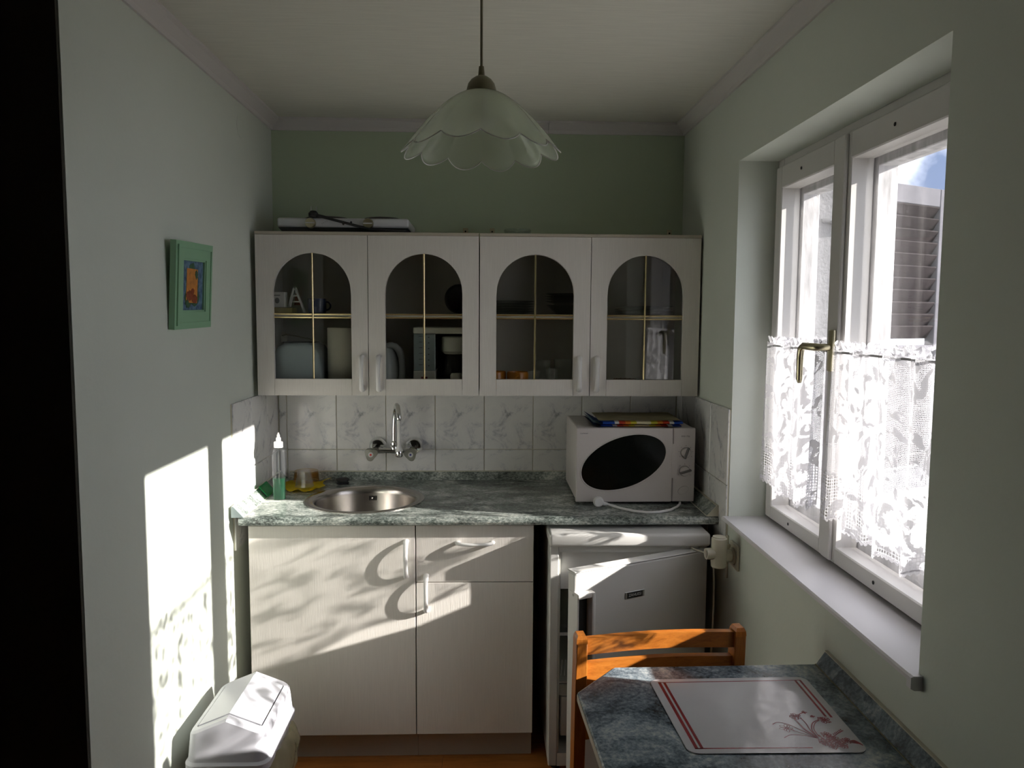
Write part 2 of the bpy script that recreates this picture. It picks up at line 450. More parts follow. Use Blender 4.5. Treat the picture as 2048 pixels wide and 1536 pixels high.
# ------------------------------------------------------------------ mesh builder
class MB:
    def __init__(self, xf=None):
        self.bm = bmesh.new()
        self.xf = xf

    def box(self, x0, x1, y0, y1, z0, z1, bev=0.0, seg=1):
        t = bmesh.new()
        v = [t.verts.new((x, y, z)) for x in (x0, x1) for y in (y0, y1) for z in (z0, z1)]
        for f in ((0, 1, 3, 2), (4, 6, 7, 5), (0, 4, 5, 1), (2, 3, 7, 6), (0, 2, 6, 4), (1, 5, 7, 3)):
            t.faces.new([v[i] for i in f])
        if bev > 0:
            bmesh.ops.bevel(t, geom=t.edges[:], offset=bev, segments=seg, profile=0.5, affect='EDGES')
        self._merge(t)
        return self

    def _merge(self, t, M4=None):
        bmesh.ops.recalc_face_normals(t, faces=t.faces[:])
        if M4 is not None:
            bmesh.ops.transform(t, matrix=M4, verts=t.verts[:])
        me = bpy.data.meshes.new('tmp')
        t.to_mesh(me)
        t.free()
        self.bm.from_mesh(me)
        bpy.data.meshes.remove(me)

    def lathe(self, prof, c=(0, 0, 0), seg=32, axis='Z', sx=1.0, sy=1.0, cap=True, rfun=None):
        """prof: list of (r, h); turned about AXIS through c"""
        t = bmesh.new()
        rings = []
        for i, (r, h) in enumerate(prof):
            ring = []
            for k in range(seg):
                a = 2 * PI * k / seg
                rr = r if rfun is None else rfun(r, h, a, i)
                dh = 0
                if isinstance(rr, tuple):
                    rr, dh = rr
                p = (rr * math.cos(a) * sx, rr * math.sin(a) * sy, h + dh)
                if axis == 'Y':
                    p = (p[0], p[2], p[1])
                elif axis == 'X':
                    p = (p[2], p[0], p[1])
                ring.append(t.verts.new((p[0] + c[0], p[1] + c[1], p[2] + c[2])))
            rings.append(ring)
        for a, b in zip(rings, rings[1:]):
            for k in range(seg):
                k2 = (k + 1) % seg
                try:
                    t.faces.new((a[k], a[k2], b[k2], b[k]))
                except ValueError:
                    pass
        if cap:
            if prof[0][0] > 1e-5:
                t.faces.new(rings[0][::-1])
            if prof[-1][0] > 1e-5:
                t.faces.new(rings[-1])
        bmesh.ops.remove_doubles(t, verts=t.verts[:], dist=1e-6)
        self._merge(t)
        return self

    def tube(self, pts, r, seg=10, cap=True, flat=None):
        """r: radius or list; flat=(a,b) scales along side/up"""
        t = bmesh.new()
        pts = [Vector(p) for p in pts]
        n = len(pts)
        rs = r if isinstance(r, (list, tuple)) else [r] * n
        tan = []
        for i in range(n):
            d = (pts[min(i + 1, n - 1)] - pts[max(i - 1, 0)])
            tan.append(d.normalized())
        up = Vector((0, 0, 1)) if abs(tan[0].z) < 0.9 else Vector((0, 1, 0))
        side = tan[0].cross(up).normalized()
        rings = []
        for i in range(n):
            side = (side - tan[i] * side.dot(tan[i])).normalized()
            upv = side.cross(tan[i]).normalized()
            fa, fb = flat if flat else (1, 1)
            rings.append([t.verts.new(pts[i] + side * math.cos(2 * PI * k / seg) * rs[i] * fa + upv * math.sin(2 * PI * k / seg) * rs[i] * fb) for k in range(seg)])
        for a, b in zip(rings, rings[1:]):
            for k in range(seg):
                t.faces.new((a[k], a[(k + 1) % seg], b[(k + 1) % seg], b[k]))
        if cap:
            t.faces.new(rings[0][::-1])
            t.faces.new(rings[-1])
        self._merge(t)
        return self

    def cyl(self, p0, p1, r, seg=20, r2=None):
        return self.tube([p0, p1], [r, r if r2 is None else r2], seg)

    def prism(self, poly, axis, a, b, bev=0.0, seg=1):
        """poly: 2D points in the two other axes (order xyz without AXIS), swept from a to b along AXIS"""
        t = bmesh.new()

        def P(u, v, w):
            return {'X': (w, u, v), 'Y': (u, w, v), 'Z': (u, v, w)}[axis]
        A = [t.verts.new(P(u, v, a)) for u, v in poly]
        B = [t.verts.new(P(u, v, b)) for u, v in poly]
        n = len(poly)
        t.faces.new(A)
        t.faces.new(B[::-1])
        for i in range(n):
            j = (i + 1) % n
            t.faces.new((A[i], B[i], B[j], A[j]))
        if bev > 0:
            ed = [e for e in t.edges if (e.verts[0] in A) == (e.verts[1] in A)]
            bmesh.ops.bevel(t, geom=ed, offset=bev, segments=seg, profile=0.5, affect='EDGES')
        self._merge(t)
        return self

    def grid(self, fn, nu, nv, close_u=False, thick=0.0, uvfn=None):
        t = bmesh.new()
        uvl = t.loops.layers.uv.new('UVMap') if uvfn else None
        V = [[t.verts.new(fn(i / nu, j / nv)) for j in range(nv + 1)] for i in range(nu + (0 if close_u else 1))]
        cu = len(V)
        for i in range(nu):
            for j in range(nv):
                i2 = (i + 1) % cu
                f = t.faces.new((V[i][j], V[i2][j], V[i2][j + 1], V[i][j + 1]))
                if uvl:
                    for lp, (a, b) in zip(f.loops, ((i, j), (i + 1, j), (i + 1, j + 1), (i, j + 1))):
                        lp[uvl].uv = uvfn(a / nu, b / nv)
        if thick:
            bmesh.ops.solidify(t, geom=t.faces[:], thickness=thick)
        me = bpy.data.meshes.new('tmp')
        t.to_mesh(me)
        t.free()
        self.bm.from_mesh(me)
        bpy.data.meshes.remove(me)
        return self

    def build(self, name, m, parent=None, smooth=False, angle=35, origin=None):
        bm = self.bm
        if self.xf is not None:
            bmesh.ops.transform(bm, matrix=self.xf, verts=bm.verts[:])
        vs = [v.co for v in bm.verts]
        lo = Vector((min(v.x for v in vs), min(v.y for v in vs), min(v.z for v in vs)))
        hi = Vector((max(v.x for v in vs), max(v.y for v in vs), max(v.z for v in vs)))
        o0 = Vector(origin) if origin is not None else Vector(((lo.x + hi.x) / 2, (lo.y + hi.y) / 2, lo.z))
        bmesh.ops.translate(bm, vec=-o0, verts=bm.verts[:])
        me = bpy.data.meshes.new(name)
        bm.to_mesh(me)
        bm.free()
        if smooth:
            me.polygons.foreach_set('use_smooth', [True] * len(me.polygons))
            me.set_sharp_from_angle(angle=math.radians(angle))
        me.materials.append(m)
        ob = bpy.data.objects.new(name, me)
        COL.objects.link(ob)
        ob['_o'] = list(o0)
        if parent is not None:
            ob.parent = parent
            ob.location = o0 - Vector(parent['_o'])
        else:
            ob.location = o0
        return ob


def thing(name, loc, label, cat, group=None, kind=None):
    o = bpy.data.objects.new(name, None)
    o.empty_display_size = 0.05
    COL.objects.link(o)
    o.location = loc
    o['_o'] = list(loc)
    tag(o, label, cat, group, kind)
    return o


def tag(o, label=None, cat=None, group=None, kind=None):
    if label:
        o['label'] = label
    if cat:
        o['category'] = cat
    if group:
        o['group'] = group
    if kind:
        o['kind'] = kind
    return o


def structure(o):
    o['kind'] = 'structure'
    return o


def inst(src, parent, loc, name=None):
    """copy one mesh object as a part of parent at world position loc (its origin)"""
    c = src.copy()
    COL.objects.link(c)
    c.parent = parent
    c.location = Vector(loc) - Vector(parent['_o'])
    c['_o'] = list(loc)
    return c


def copy_tree(o, parent=None):
    c = o.copy()
    COL.objects.link(c)
    c.parent = parent
    for ch in list(o.children):
        copy_tree(ch, c)
    return c


def text_mesh(name, txt, size, m, parent, M4, depth=0.0003):
    cu = bpy.data.curves.new(name, 'FONT')
    cu.body = txt
    cu.size = size
    cu.extrude = depth
    cu.align_x = 'CENTER'
    cu.align_y = 'CENTER'
    tmp = bpy.data.objects.new(name + '_tmp', cu)
    me = bpy.data.meshes.new_from_object(tmp)
    bpy.data.objects.remove(tmp)
    me.transform(M4)
    me.materials.clear()
    me.materials.append(m)
    me.name = name
    o = bpy.data.objects.new(name, me)
    COL.objects.link(o)
    o['_o'] = [0, 0, 0]
    o.parent = parent
    o.location = -Vector(parent['_o'])
    return o


def facing_front(x, y, z, yaw=0.0):
    """text plane standing upright, readable from -Y"""
    return Matrix.Translation((x, y, z)) @ Matrix.Rotation(yaw, 4, 'Z') @ Matrix.Rotation(PI / 2, 4, 'X')


def arc_pts(c, r, a0, a1, n, plane='XZ', k=0.0):
    out = []
    for i in range(n + 1):
        a = a0 + (a1 - a0) * i / n
        if plane == 'XZ':
            out.append((c[0] + r * math.cos(a), c[1], c[2] + r * math.sin(a)))
        elif plane == 'YZ':
            out.append((c[0], c[1] + r * math.cos(a), c[2] + r * math.sin(a)))
        else:
            out.append((c[0] + r * math.cos(a), c[1] + r * math.sin(a), c[2]))
    return out


# room measures
XL, XR, YB, ZC = -0.845, 0.796, 3.155, 2.315
CT = 0.882          # worktop height

# ------------------------------------------------------------------ shell
floor = structure(MB().box(-3.0, 1.15, -3.0, 3.4, -0.08, -0.006).build('floor', M['floorwood'], origin=(0, 0, 0)))
structure(MB().box(-3.0, 1.15, -3.0, 3.4, ZC, ZC + 0.12).build('ceiling', M['ceiling']))
wall_back = structure(MB().box(-1.1, 1.15, YB, YB + 0.2, -0.05, ZC).build('wall_back', M['wall_back'], origin=(0, YB, 0)))
wall_left = structure(MB().box(XL - 0.2, XL, 1.62, YB + 0.001, -0.05, ZC).build('wall_left', M['wall'], origin=(XL, 2, 0)))
WY0, WY1, WZ0, WZ1 = 1.343, 2.46, 0.889, 2.04
wr_ = MB().box(XR, 1.15, -3.0, WY0, -0.05, ZC).box(XR, 1.15, WY1, YB + 0.2, -0.05, ZC)
wr_.box(XR, 1.15, WY0, WY1, -0.05, WZ0).box(XR, 1.15, WY0, WY1, WZ1, ZC)
wall_right = structure(wr_.build('wall_right', M['wall'], origin=(XR, 2, 0)))
structure(MB().box(-3.0, XL - 0.0005, 1.608, 1.618, -0.05, ZC).build('wall_front', M['dark']))
structure(MB().box(-3.1, -3.0, -3.0, 1.618, -0.05, ZC).build('wall_side', M['rear']))
structure(MB().box(-3.1, 1.15, -3.1, -3.0, -0.05, ZC).build('wall_rear', M['rear']))
# floor strips near the kitchen run
plank_src = None
yy = 0.9
row = 0
while yy < 2.64:
    xx = -0.84 - random.uniform(0.0, 0.45)
    row += 1
    while xx < XR:
        ln = random.choice((0.42, 0.5, 0.62))
        x0, x1 = max(xx, XL + 0.001), min(xx + ln, XR - 0.001)
        if x1 - x0 > 0.03:
            MB().box(x0 + .0004, x1 - .0004, yy + .0004, yy + 0.0816, -0.006, 0.0, 0.0006).build('plank', M['floorwood'], floor)
        xx += ln
    yy += 0.082


# crown moulding
def crown(name, along, a, b, wall, sgn):
    h, d = 0.042, 0.042
    if along == 'X':
        prof = [(wall, ZC), (wall, ZC - h), (wall - 0.008, ZC - h), (wall - 0.012, ZC - h + 0.012), (wall - d + 0.008, ZC - 0.012), (wall - d, ZC - 0.008), (wall - d, ZC)]
        return structure(MB().prism(prof, 'X', a, b).build(name, M['trimw']))
    w = wall
    prof = [(w, ZC), (w, ZC - h), (w + sgn * 0.008, ZC - h), (w + sgn * 0.012, ZC - h + 0.012), (w + sgn * (d - 0.008), ZC - 0.012), (w + sgn * d, ZC - 0.008), (w + sgn * d, ZC)]
    return structure(MB().prism(prof, 'Y', a, b).build(name, M['trimw']))


crown('trim_1', 'X', XL, 0.247, YB, -1)
crown('trim_2', 'X', 0.2485, XR, YB, -1)
crown('trim_3', 'Y', 1.62, YB, XL, 1)
crown('trim_4', 'Y', -3.0, YB, XR, -1)

# ------------------------------------------------------------------ window
win = structure(thing('window_1', (0.94, 1.9, 0.9), None, None))
GX = 0.905   # room face of the sashes
# fixed outer frame
fr = MB()
fr.box(0.922, 1.0, WY0, WY0 + 0.045, WZ0 + .015, WZ1, 0.002).box(0.922, 1.0, WY1 - 0.045, WY1, WZ0 + .015, WZ1, 0.002)
fr.box(0.922, 1.0, WY0 + .045, WY1 - .045, WZ0 + .015, WZ0 + 0.046, 0.002).box(0.922, 1.0, WY0 + .045, WY1 - .045, WZ1 - 0.045, WZ1, 0.002)
fr.build('frame', M['sash'], win)


def sash(y0, y1, gy0, gy1, name='sash'):
    z0, z1, gz0, gz1 = 0.915, 2.012, 0.958, 1.945
    s = MB()
    s.box(GX, 0.965, y0, gy0, z0, z1, 0.003).box(GX, 0.965, gy1, y1, z0, z1, 0.003)
    s.box(GX, 0.965, gy0 - .003, gy1 + .003, z0, gz0, 0.003).box(GX, 0.965, gy0 - .003, gy1 + .003, gz1, z1, 0.003)
    so = s.build(name, M['sash'], win)
    # outer coupled sash, a little smaller opening, old grey paint
    e = 0.012
    q = MB()
    q.box(0.968, 1.02, y0 + .01, gy0 + e, z0 + .01, z1, 0.002).box(0.968, 1.02, gy1 - e, y1 - .01, z0 + .01, z1, 0.002)
    q.box(0.968, 1.02, gy0 + e - .003, gy1 - e + .003, z0 + .01, 1.0, 0.002).box(0.968, 1.02, gy0 + e - .003, gy1 - e + .003, gz1 - 0.02, z1, 0.002)
    oo = q.build('outer_sash', M['sash_old'], win)
    MB().box(0.944, 0.947, gy0 - .008, gy1 + .008, gz0 - .008, gz1 + .008).build('pane', M['glass'], so)
    MB().box(1.002, 1.005, gy0 + .004, gy1 - .004, 0.997, 1.933).build('pane', M['glass'], oo)
    for zz in (0.937, 1.978):
        sc = MB().lathe([(0.0, 0), (0.0045, 0), (0.0045, 0.001), (0.0, 0.002)], (GX, (gy0 + gy1) / 2 + 0.03, zz), 10, 'X')
        bmesh.ops.scale(sc.bm, vec=(1, 1, 1), verts=sc.bm.verts[:])
        sc.xf = Matrix.Translation((-0.002, 0, 0))
        sc.build('screw', M['slot'], so)
    return so


sash(1.985, 2.43, 2.03, 2.385)
near_sash = sash(1.375, 1.983, 1.462, 1.932)
# overlap strip on the meeting stiles
MB().box(GX - 0.010, GX + .001, 1.945, 1.995, 0.92, 2.008, 0.003).build('meeting_strip', M['sash'], win)
# handle: rosette and lever
hd = MB().box(GX - 0.020, GX - 0.009, 1.951, 1.981, 1.412, 1.520, 0.004, 2)
ho = hd.build('handle', M['brassy'], win, smooth=True)
MB().tube([(GX - .018, 1.966, 1.475), (GX - .045, 1.966, 1.475), (GX - .055, 1.975, 1.475), (GX - .057, 2.04, 1.476), (GX - .057, 2.056, 1.468), (GX - .057, 2.060, 1.445), (GX - .057, 2.060, 1.385), (GX - .056, 2.060, 1.375)],
          [.008, .008, .009, .008, .009, .009, .008, .005], 12, flat=(1.0, 1.15)).build('lever', M['brassy'], ho, smooth=True, angle=60)
# inner sill board and outer metal sill
si = MB().prism([(0.774, WZ0 + .003), (0.7745, WZ0 + .010), (0.778, WZ0 + .0135), (0.925, WZ0 + .0135), (0.925, WZ0 + .0003), (0.777, WZ0 + .0003)], 'Y', WY0 + .0005, WY1 + 0.004, 0.0)
si.prism([(0.774, WZ0 - .010), (0.774, WZ0 + .011), (0.779, WZ0 + .0135), (0.835, WZ0 + .0135), (0.835, WZ0 - .006), (0.80, WZ0 - .014), (0.782, WZ0 - .014)], 'Y', WY0 - .014, WY0 + .0005, 0.0)
si.build('sill_board', M['sill'], win)
MB().prism([(0.99, 0.925), (1.20, 0.905), (1.20, 0.885), (0.99, 0.885)], 'Y', WY0 + .001, WY1 - .001).build('outer_sill', M['zinc'], win)
# rough rendered outer reveal
rv = MB()
rv.box(1.0, 1.152, WY1 - 0.015, WY1 - .0003, 0.90, WZ1, 0.003).box(1.0, 1.152, WY0 + .0003, WY0 + 0.015, 0.90, WZ1, 0.003)
rv.box(1.0, 1.152, WY0 + .015, WY1 - .015, WZ1 - 0.015, WZ1 - .0003)
rv.build('outer_reveal', M['plaster'], win)

# ------------------------------------------------------------------ tiles
grout_t, tile_t = 0.005, 0.009
MB().box(XL + .001, XR - .001, YB - grout_t, YB - .0002, 0.755, 1.253).build('grout', M['grout'], wall_back)
tb = None
xs = [-0.8033 + 0.2 * k for k in range(9)]
for (za, zb) in ((0.756, 1.0035), (1.006, 1.2535)):
    cells = [(XL + 0.010, xs[0])] + list(zip(xs[:-1], xs[1:]))
    for a, b in cells:
        b2 = min(b, XR - 0.010)
        if b2 - a < 0.01:
            continue
        full = abs((b2 - a) - 0.2) < 1e-4
        if full and tb is not None:
            inst(tb, wall_back, ((a + b2) / 2, YB - tile_t / 2 - .0005, za))
            continue
        o = MB().box(a + .0014, b2 - .0014, YB - tile_t - .0005, YB - .001, za, zb, 0.0012).build('tile', M['tile'], wall_back, origin=((a + b2) / 2, YB - tile_t / 2 - .0005, za))
        if full and tb is None:
            tb = o
for wall, x0, x1, ys in ((wall_left, XL, XL + tile_t, [2.583, 2.783, 2.983, 3.145]), (wall_right, XR - tile_t, XR, [2.463, 2.663, 2.863, 3.063, 3.145])):
    g0, g1 = (x0 + .0002, x0 + grout_t) if wall is wall_left else (x1 - grout_t, x1 - .0002)
    MB().box(g0, g1, ys[0] + .001, YB - tile_t - .001, 0.756, 1.2525).build('grout', M['grout'], wall)
    for (za, zb) in ((0.756, 1.0035), (1.006, 1.2535)):
        for a, b in zip(ys[:-1], ys[1:]):
            MB().box(x0 + .0003, x1 - .0003, a + .0014, b - .0014, za, zb, 0.0012).build('tile', M['tile'], wall)
# round cover plate, painted over, high on the wall by the corner
MB().lathe([(0, 0), (0.040, 0), (0.040, 0.0012), (0.0385, 0.0018), (0, 0.0018)], (XL, 2.765, 2.195), 40, 'X').build('cover_disc', M['wall'], wall_left)


# ------------------------------------------------------------------ wall cabinets
CY = 2.835          # door face
CZ0, CZ1 = 1.258, 1.836


def handle_mesh(x, y, z, ln, horizontal, parent, out=0.03, r=0.0064):
    n = 16
    pts, rs = [], []
    for i in range(n + 1):
        t = i / n
        a = PI * t
        s = -math.cos(a) * ln / 2
        d = (math.sin(a) ** 0.75) * out - 0.0005
        pts.append((x + s, y - d, z) if horizontal else (x, y - d, z + s))
        rs.append(r + 0.002 * abs(math.cos(a)) ** 3)
    return MB().tube(pts, rs, 10, flat=(1.15, 0.8) if horizontal else (1.15, 0.8)).build('handle', M['white_plastic'], parent, smooth=True, angle=60)


def glass_door(cab, x0, x1, handle_x):
    m = 0.0605
    a0, a1 = x0 + m, x1 - m
    r = (a1 - a0) / 2
    cx = (a0 + a1) / 2
    zs, zb = 1.773 - r, 1.318
    y0, y1 = CY, CY + 0.018
    b = MB()
    b.box(x0, a0 - .0006, y0, y1, CZ0, zs)           # stiles
    b.box(a1 + .0006, x1, y0, y1, CZ0, zs)
    b.box(a0 + .0004, a1 - .0004, y0 + .0006, y1, CZ0, zb)   # bottom rail
    t = bmesh.new()
    n = 32
    fr_in, fr_out, bk_in, bk_out = [], [], [], []
    for i in range(n + 1):
        a = PI - PI * i / n
        px, pz = cx + r * math.cos(a), zs + r * math.sin(a)
        # outer point: project to the rectangle x0..x1, zs..CZ1
        dx, dz = math.cos(a), math.sin(a)
        cand = []
        if abs(dx) > 1e-6:
            cand.append(((x1 - cx) if dx > 0 else (x0 - cx)) / dx)
        if dz > 1e-6:
            cand.append((CZ1 - zs) / dz)
        k = min(cand)
        ox, oz = cx + dx * k, zs + dz * k
        fr_in.append(t.verts.new((px, y0, pz)))
        fr_out.append(t.verts.new((ox, y0, oz)))
        bk_in.append(t.verts.new((px, y1, pz)))
        bk_out.append(t.verts.new((ox, y1, oz)))
    for i in range(n):
        t.faces.new((fr_in[i], fr_out[i], fr_out[i + 1], fr_in[i + 1]))
        t.faces.new((bk_in[i], bk_in[i + 1], bk_out[i + 1], bk_out[i]))
        t.faces.new((fr_in[i], fr_in[i + 1], bk_in[i + 1], bk_in[i]))
        t.faces.new((fr_out[i], bk_out[i], bk_out[i + 1], fr_out[i + 1]))
    # corner triangles
    for xx, ax in ((x0, -1), (x1, 1)):
        idx = [i for i in range(n + 1) if abs(fr_out[i].co.x - xx) < 1e-6]
        i = idx[-1] if ax < 0 else idx[0]
        j = i + 1 if ax < 0 else i - 1
        for ya in (y0, y1):
            A = fr_out if ya == y0 else bk_out
            c = t.verts.new((xx, ya, CZ1))
            t.faces.new((A[i], c, A[j]))
        c0 = [v for v in t.verts if (v.co - Vector((xx, y0, CZ1))).length < 1e-6][0]
        c1 = [v for v in t.verts if (v.co - Vector((xx, y1, CZ1))).length < 1e-6][0]
        t.faces.new((A and fr_out[i], c0, c1, bk_out[i]))
        t.faces.new((fr_out[j], c0, c1, bk_out[j]))
    b._merge(t)
    door = b.build('door', M['door_white'], cab)
    # glass pane behind the opening
    MB().box(a0 - .006, a1 + .006, y1 + .0005, y1 + .0035, zb - .006, 1.779).build('pane', M['cabglass'], door)
    # brass glazing bars
    for (lo, hi) in ((cx - .0045, cx - .0012), (cx + .0012, cx + .0045)):
        pass
    MB().tube([(cx, y0 + .010, zb), (cx, y0 + .010, 1.7725)], 0.0034, 10).build('glazing_bar', M['brass'], door, smooth=True)
    for zz in (1.5415, 1.5535):
        MB().tube([(a0, y0 + .013, zz), (a1, y0 + .013, zz)], 0.0032, 8).build('glazing_bar', M['brass'], door, smooth=True)
    handle_mesh(handle_x, CY, 1.339, 0.124, False, door, out=0.026)
    return door


def wall_cabinet(x0, x1, split, label, h1, h2, hangers):
    cab = thing('wall_cabinet', ((x0 + x1) / 2, 3.0, CZ0), label, 'cabinet', 'wall cabinets over the worktop')
    t = 0.016
    ya, yb = CY + 0.0225, YB - 0.0008
    c = MB()
    c.box(x0, x0 + t, ya, yb, CZ0, CZ1).box(x1 - t, x1, ya, yb, CZ0, CZ1)
    c.box(x0 + t, x1 - t, ya, yb, CZ0, CZ0 + t).box(x0 + t, x1 - t, yb - 0.006, yb, CZ0 + t, CZ1)
    c.box((x0 + x1) / 2 - .008, (x0 + x1) / 2 + .008, ya + .002, yb - .006, CZ0 + t, CZ1)
    c.build('carcass', M['carcass'], cab)
    MB().box(x0, x1, CY - 0.002, yb, CZ1 + .001, CZ1 + 0.012, 0.001).build('top_board', M['plinth'], cab)
    xm = (x0 + x1) / 2
    for sa, sb in ((x0 + t, xm - .008), (xm + .008, x1 - t)):
        MB().box(sa + .0003, sb - .0003, ya + .012, yb - .007, 1.540, 1.556).build('shelf', M['carcass'], cab)
    glass_door(cab, x0 + .0005, split - .0012, h1)
    glass_door(cab, split + .0012, x1 - .0005, h2)
    for hx in hangers:
        hb = MB().box(hx - .010, hx + .010, YB - .030, YB - .0265, CZ1 + .0125, CZ1 + 0.062, 0.001)
        ho = hb.build('hanging_bracket', M['brassy'], cab)
        MB().lathe([(0, 0), (0.0035, 0), (0.0035, 0.002), (0, 0.002)], (hx, YB - .033, CZ1 + .048), 10, 'Y').build('screw', M['slot'], ho)
    return cab


wall_cabinet(-0.826, -0.0235, -0.4245, 'white double wall cabinet with arched glass doors, under the hotplate', -0.4485, -0.3875, (-0.080,))
wall_cabinet(-0.0205, 0.787, 0.3845, 'white double wall cabinet with arched glass doors, above the microwave', 0.3455, 0.4095, (0.026, 0.736))
BZ = CZ0 + 0.0165      # cabinet floor
SZ = 1.5565            # shelf top

# ---- things inside the wall cabinets
# toaster
t_ = thing('toaster', (-0.70, 2.99, BZ), 'pale blue rounded toaster behind the first arched door', 'toaster')
def toaster_r(r, h, a, i):
    return r
tb_ = MB()
n = 12
prof = [(-.088, 0), (-.092, .03), (-.092, .09), (-.085, .13), (-.065, .158), (-.04, .170), (.04, .172), (.065, .160), (.085, .13), (.092, .09), (.092, .03), (.088, 0)]
tb_.prism([(-0.70 + x, BZ + 0.004 + z * .98) for x, z in prof], 'Y', 2.885, 3.10, 0.012, 3)
tb_.build('body', M['toaster'], t_, smooth=True, angle=50)
MB().box(-0.76, -0.64, 2.935, 2.955, BZ + .1715, BZ + .1745).box(-0.76, -0.64, 2.99, 3.01, BZ + .1715, BZ + .1745).build('slot', M['slot'], t_)
MB().box(-0.6085, -0.598, 2.98, 3.02, BZ + .05, BZ + .062, .002).build('lever', M['black'], t_)
MB().tube([(-.79, 3.05, BZ + .195), (-.77, 3.03, BZ + .20), (-.74, 3.03, BZ + .196), (-.70, 3.02, BZ + .188), (-.66, 3.02, BZ + .179), (-.65, 3.0, BZ + .177)], .003, 8).build('power_cord', M['khaki'], t_, smooth=True)
MB().lathe([(0, 0), (.013, 0), (.013, .03), (.006, .04), (0, .04)], (-.785, 3.06, BZ + .170), 14, 'Z').build('plug', M['cream'], t_, smooth=True)
# paper roll
pr_ = thing('paper_roll', (-0.535, 2.955, BZ), 'cream kitchen paper roll standing beside the toaster', 'paper roll')
MB().lathe([(.019, .001), (.058, 0.0005), (.0595, .003), (.0595, .225), (.058, .228), (.019, .228), (.019, .001)], (-0.536, 2.955, BZ), 40, cap=False).build('roll', M['paper'], pr_, smooth=True)
MB().lathe([(.0165, .001), (.0185, .001), (.0185, .2275), (.0165, .2275), (.0165, .001)], (-0.536, 2.955, BZ), 24, cap=False).build('core', M['plinth'], pr_, smooth=True)
# small glass jar
j_ = thing('spice_jar', (-0.607, 2.90, BZ), 'tiny glass jar standing between toaster and paper roll', 'jar')
MB().lathe([(0, .001), (.013, .001), (.015, .004), (.015, .022), (.011, .028), (.011, .031), (0, .031)], (-0.606, 2.893, BZ), 18).build('body', M['clear'], j_, smooth=True)
MB().lathe([(0, .0312), (.012, .0312), (.012, .040), (0, .041)], (-0.606, 2.893, BZ), 18).build('lid', M['black'], j_, smooth=True)
# upper shelf left: white carton, gold box, letter rack shape, blue mug
b_ = thing('carton', (-0.762, 2.93, SZ), 'white carton printed with a small grey motif, behind the first arched door', 'box')
MB().box(-0.802, -0.744, 2.915, 2.96, SZ + .022, SZ + .078, .001).build('box', M['white_plastic'], b_)
MB().lathe([(0, 0), (.0085, 0), (.0085, .0006), (0, .0006)], (-0.771, 2.9142, SZ + .046), 14, 'Y', sy=1.25).build('motif', M['print_grey'], b_)
MB().box(-0.786, -0.760, 2.9143, 2.915, SZ + .064, SZ + .067).build('motif', M['print_grey'], b_)
g_ = tag(MB().box(-0.805, -0.715, 2.905, 2.98, SZ + .0005, SZ + .0205, .002).build('gift_box', M['gold']), 'flat gold foil box lying under the white carton', 'box')
f_ = thing('house_figure', (-0.70, 2.95, SZ), 'small white and red A-frame ornament beside the carton', 'ornament')
MB().prism([(-.735, SZ + .024), (-.727, SZ + .024), (-.709, SZ + .094), (-.717, SZ + .094)], 'Y', 2.93, 2.942).prism([(-.678, SZ + .001), (-.670, SZ + .001), (-.705, SZ + .094), (-.713, SZ + .094)], 'Y', 2.93, 2.942).build('rafter', M['white_plastic'], f_)
MB().prism([(-.716, SZ + .03), (-.685, SZ + .03), (-.708, SZ + .088)], 'Y', 2.944, 2.958).build('gable', M['print_rust'], f_)
MB().box(-.722, -.688, 2.9285, 2.9298, SZ + .040, SZ + .045).box(-.718, -.698, 2.9285, 2.9298, SZ + .062, SZ + .067).build('beam', M['white_plastic'], f_)
m_ = thing('blue_mug', (-0.636, 2.95, SZ), 'dark blue mug on the shelf beside the ornament', 'mug')
MB().lathe([(0, 0.0005), (.031, 0.0005), (.034, .004), (.0345, .055), (.032, .055), (.031, .006), (0, .006)], (-0.632, 2.95, SZ), 32).build('cup', M['bluecer'], m_, smooth=True)
MB().tube(arc_pts((-.598, 2.95, SZ + .028), .016, PI / 2 + .3, -PI / 2 - .3, 10), .0035, 8).build('handle', M['bluecer'], m_, smooth=True)
# kettle (white, handle side) behind door 2
k_ = thing('kettle', (-0.39, 2.97, BZ), 'white jug kettle with loop handle behind the second arched door', 'kettle')
MB().lathe([(0, .0005), (.058, .0005), (.062, .006), (.058, .09), (.048, .145), (.040, .160), (0, .165)], (-0.4135 + .022, 3.02, BZ), 36).build('body', M['kettle'], k_, smooth=True)
kh = []
for (x, z) in ((-.377, .160), (-.362, .163), (-.345, .158), (-.330, .142), (-.321, .115), (-.3185, .08), (-.3185, .045), (-.324, .02), (-.34, .012), (-.352, .012)):
    kh.append((x, 2.985, BZ + z))
MB().tube(kh, [.010, .012, .013, .0135, .0125, .0115, .0125, .014, .014, .012], 14, flat=(1.0, 1.0)).build('handle', M['kettle'], k_, smooth=True)
MB().lathe([(0, 0), (.0035, 0), (.0035, .002), (0, .002)], (-.345, 2.9695, BZ + .012), 12, 'Y').build('rivet', M['black'], k_)
# black pot lid / pan on shelf, right of door 2
p_ = thing('frying_pan', (-0.105, 2.99, SZ), 'round black pan standing on edge behind the second arched door', 'pan')
MB().lathe([(0, 0), (.045, 0), (.054, .012), (.056, .028), (.053, .028), (.050, .014), (.044, .003), (0, .003)], (-0.100, 2.945, SZ + .0575), 40, 'Y').build('dish', M['black'], p_, smooth=True)
MB().box(-.097, -.066, 2.925, 2.942, SZ + .078, SZ + .086, .003).build('handle', M['blackrub'], p_)
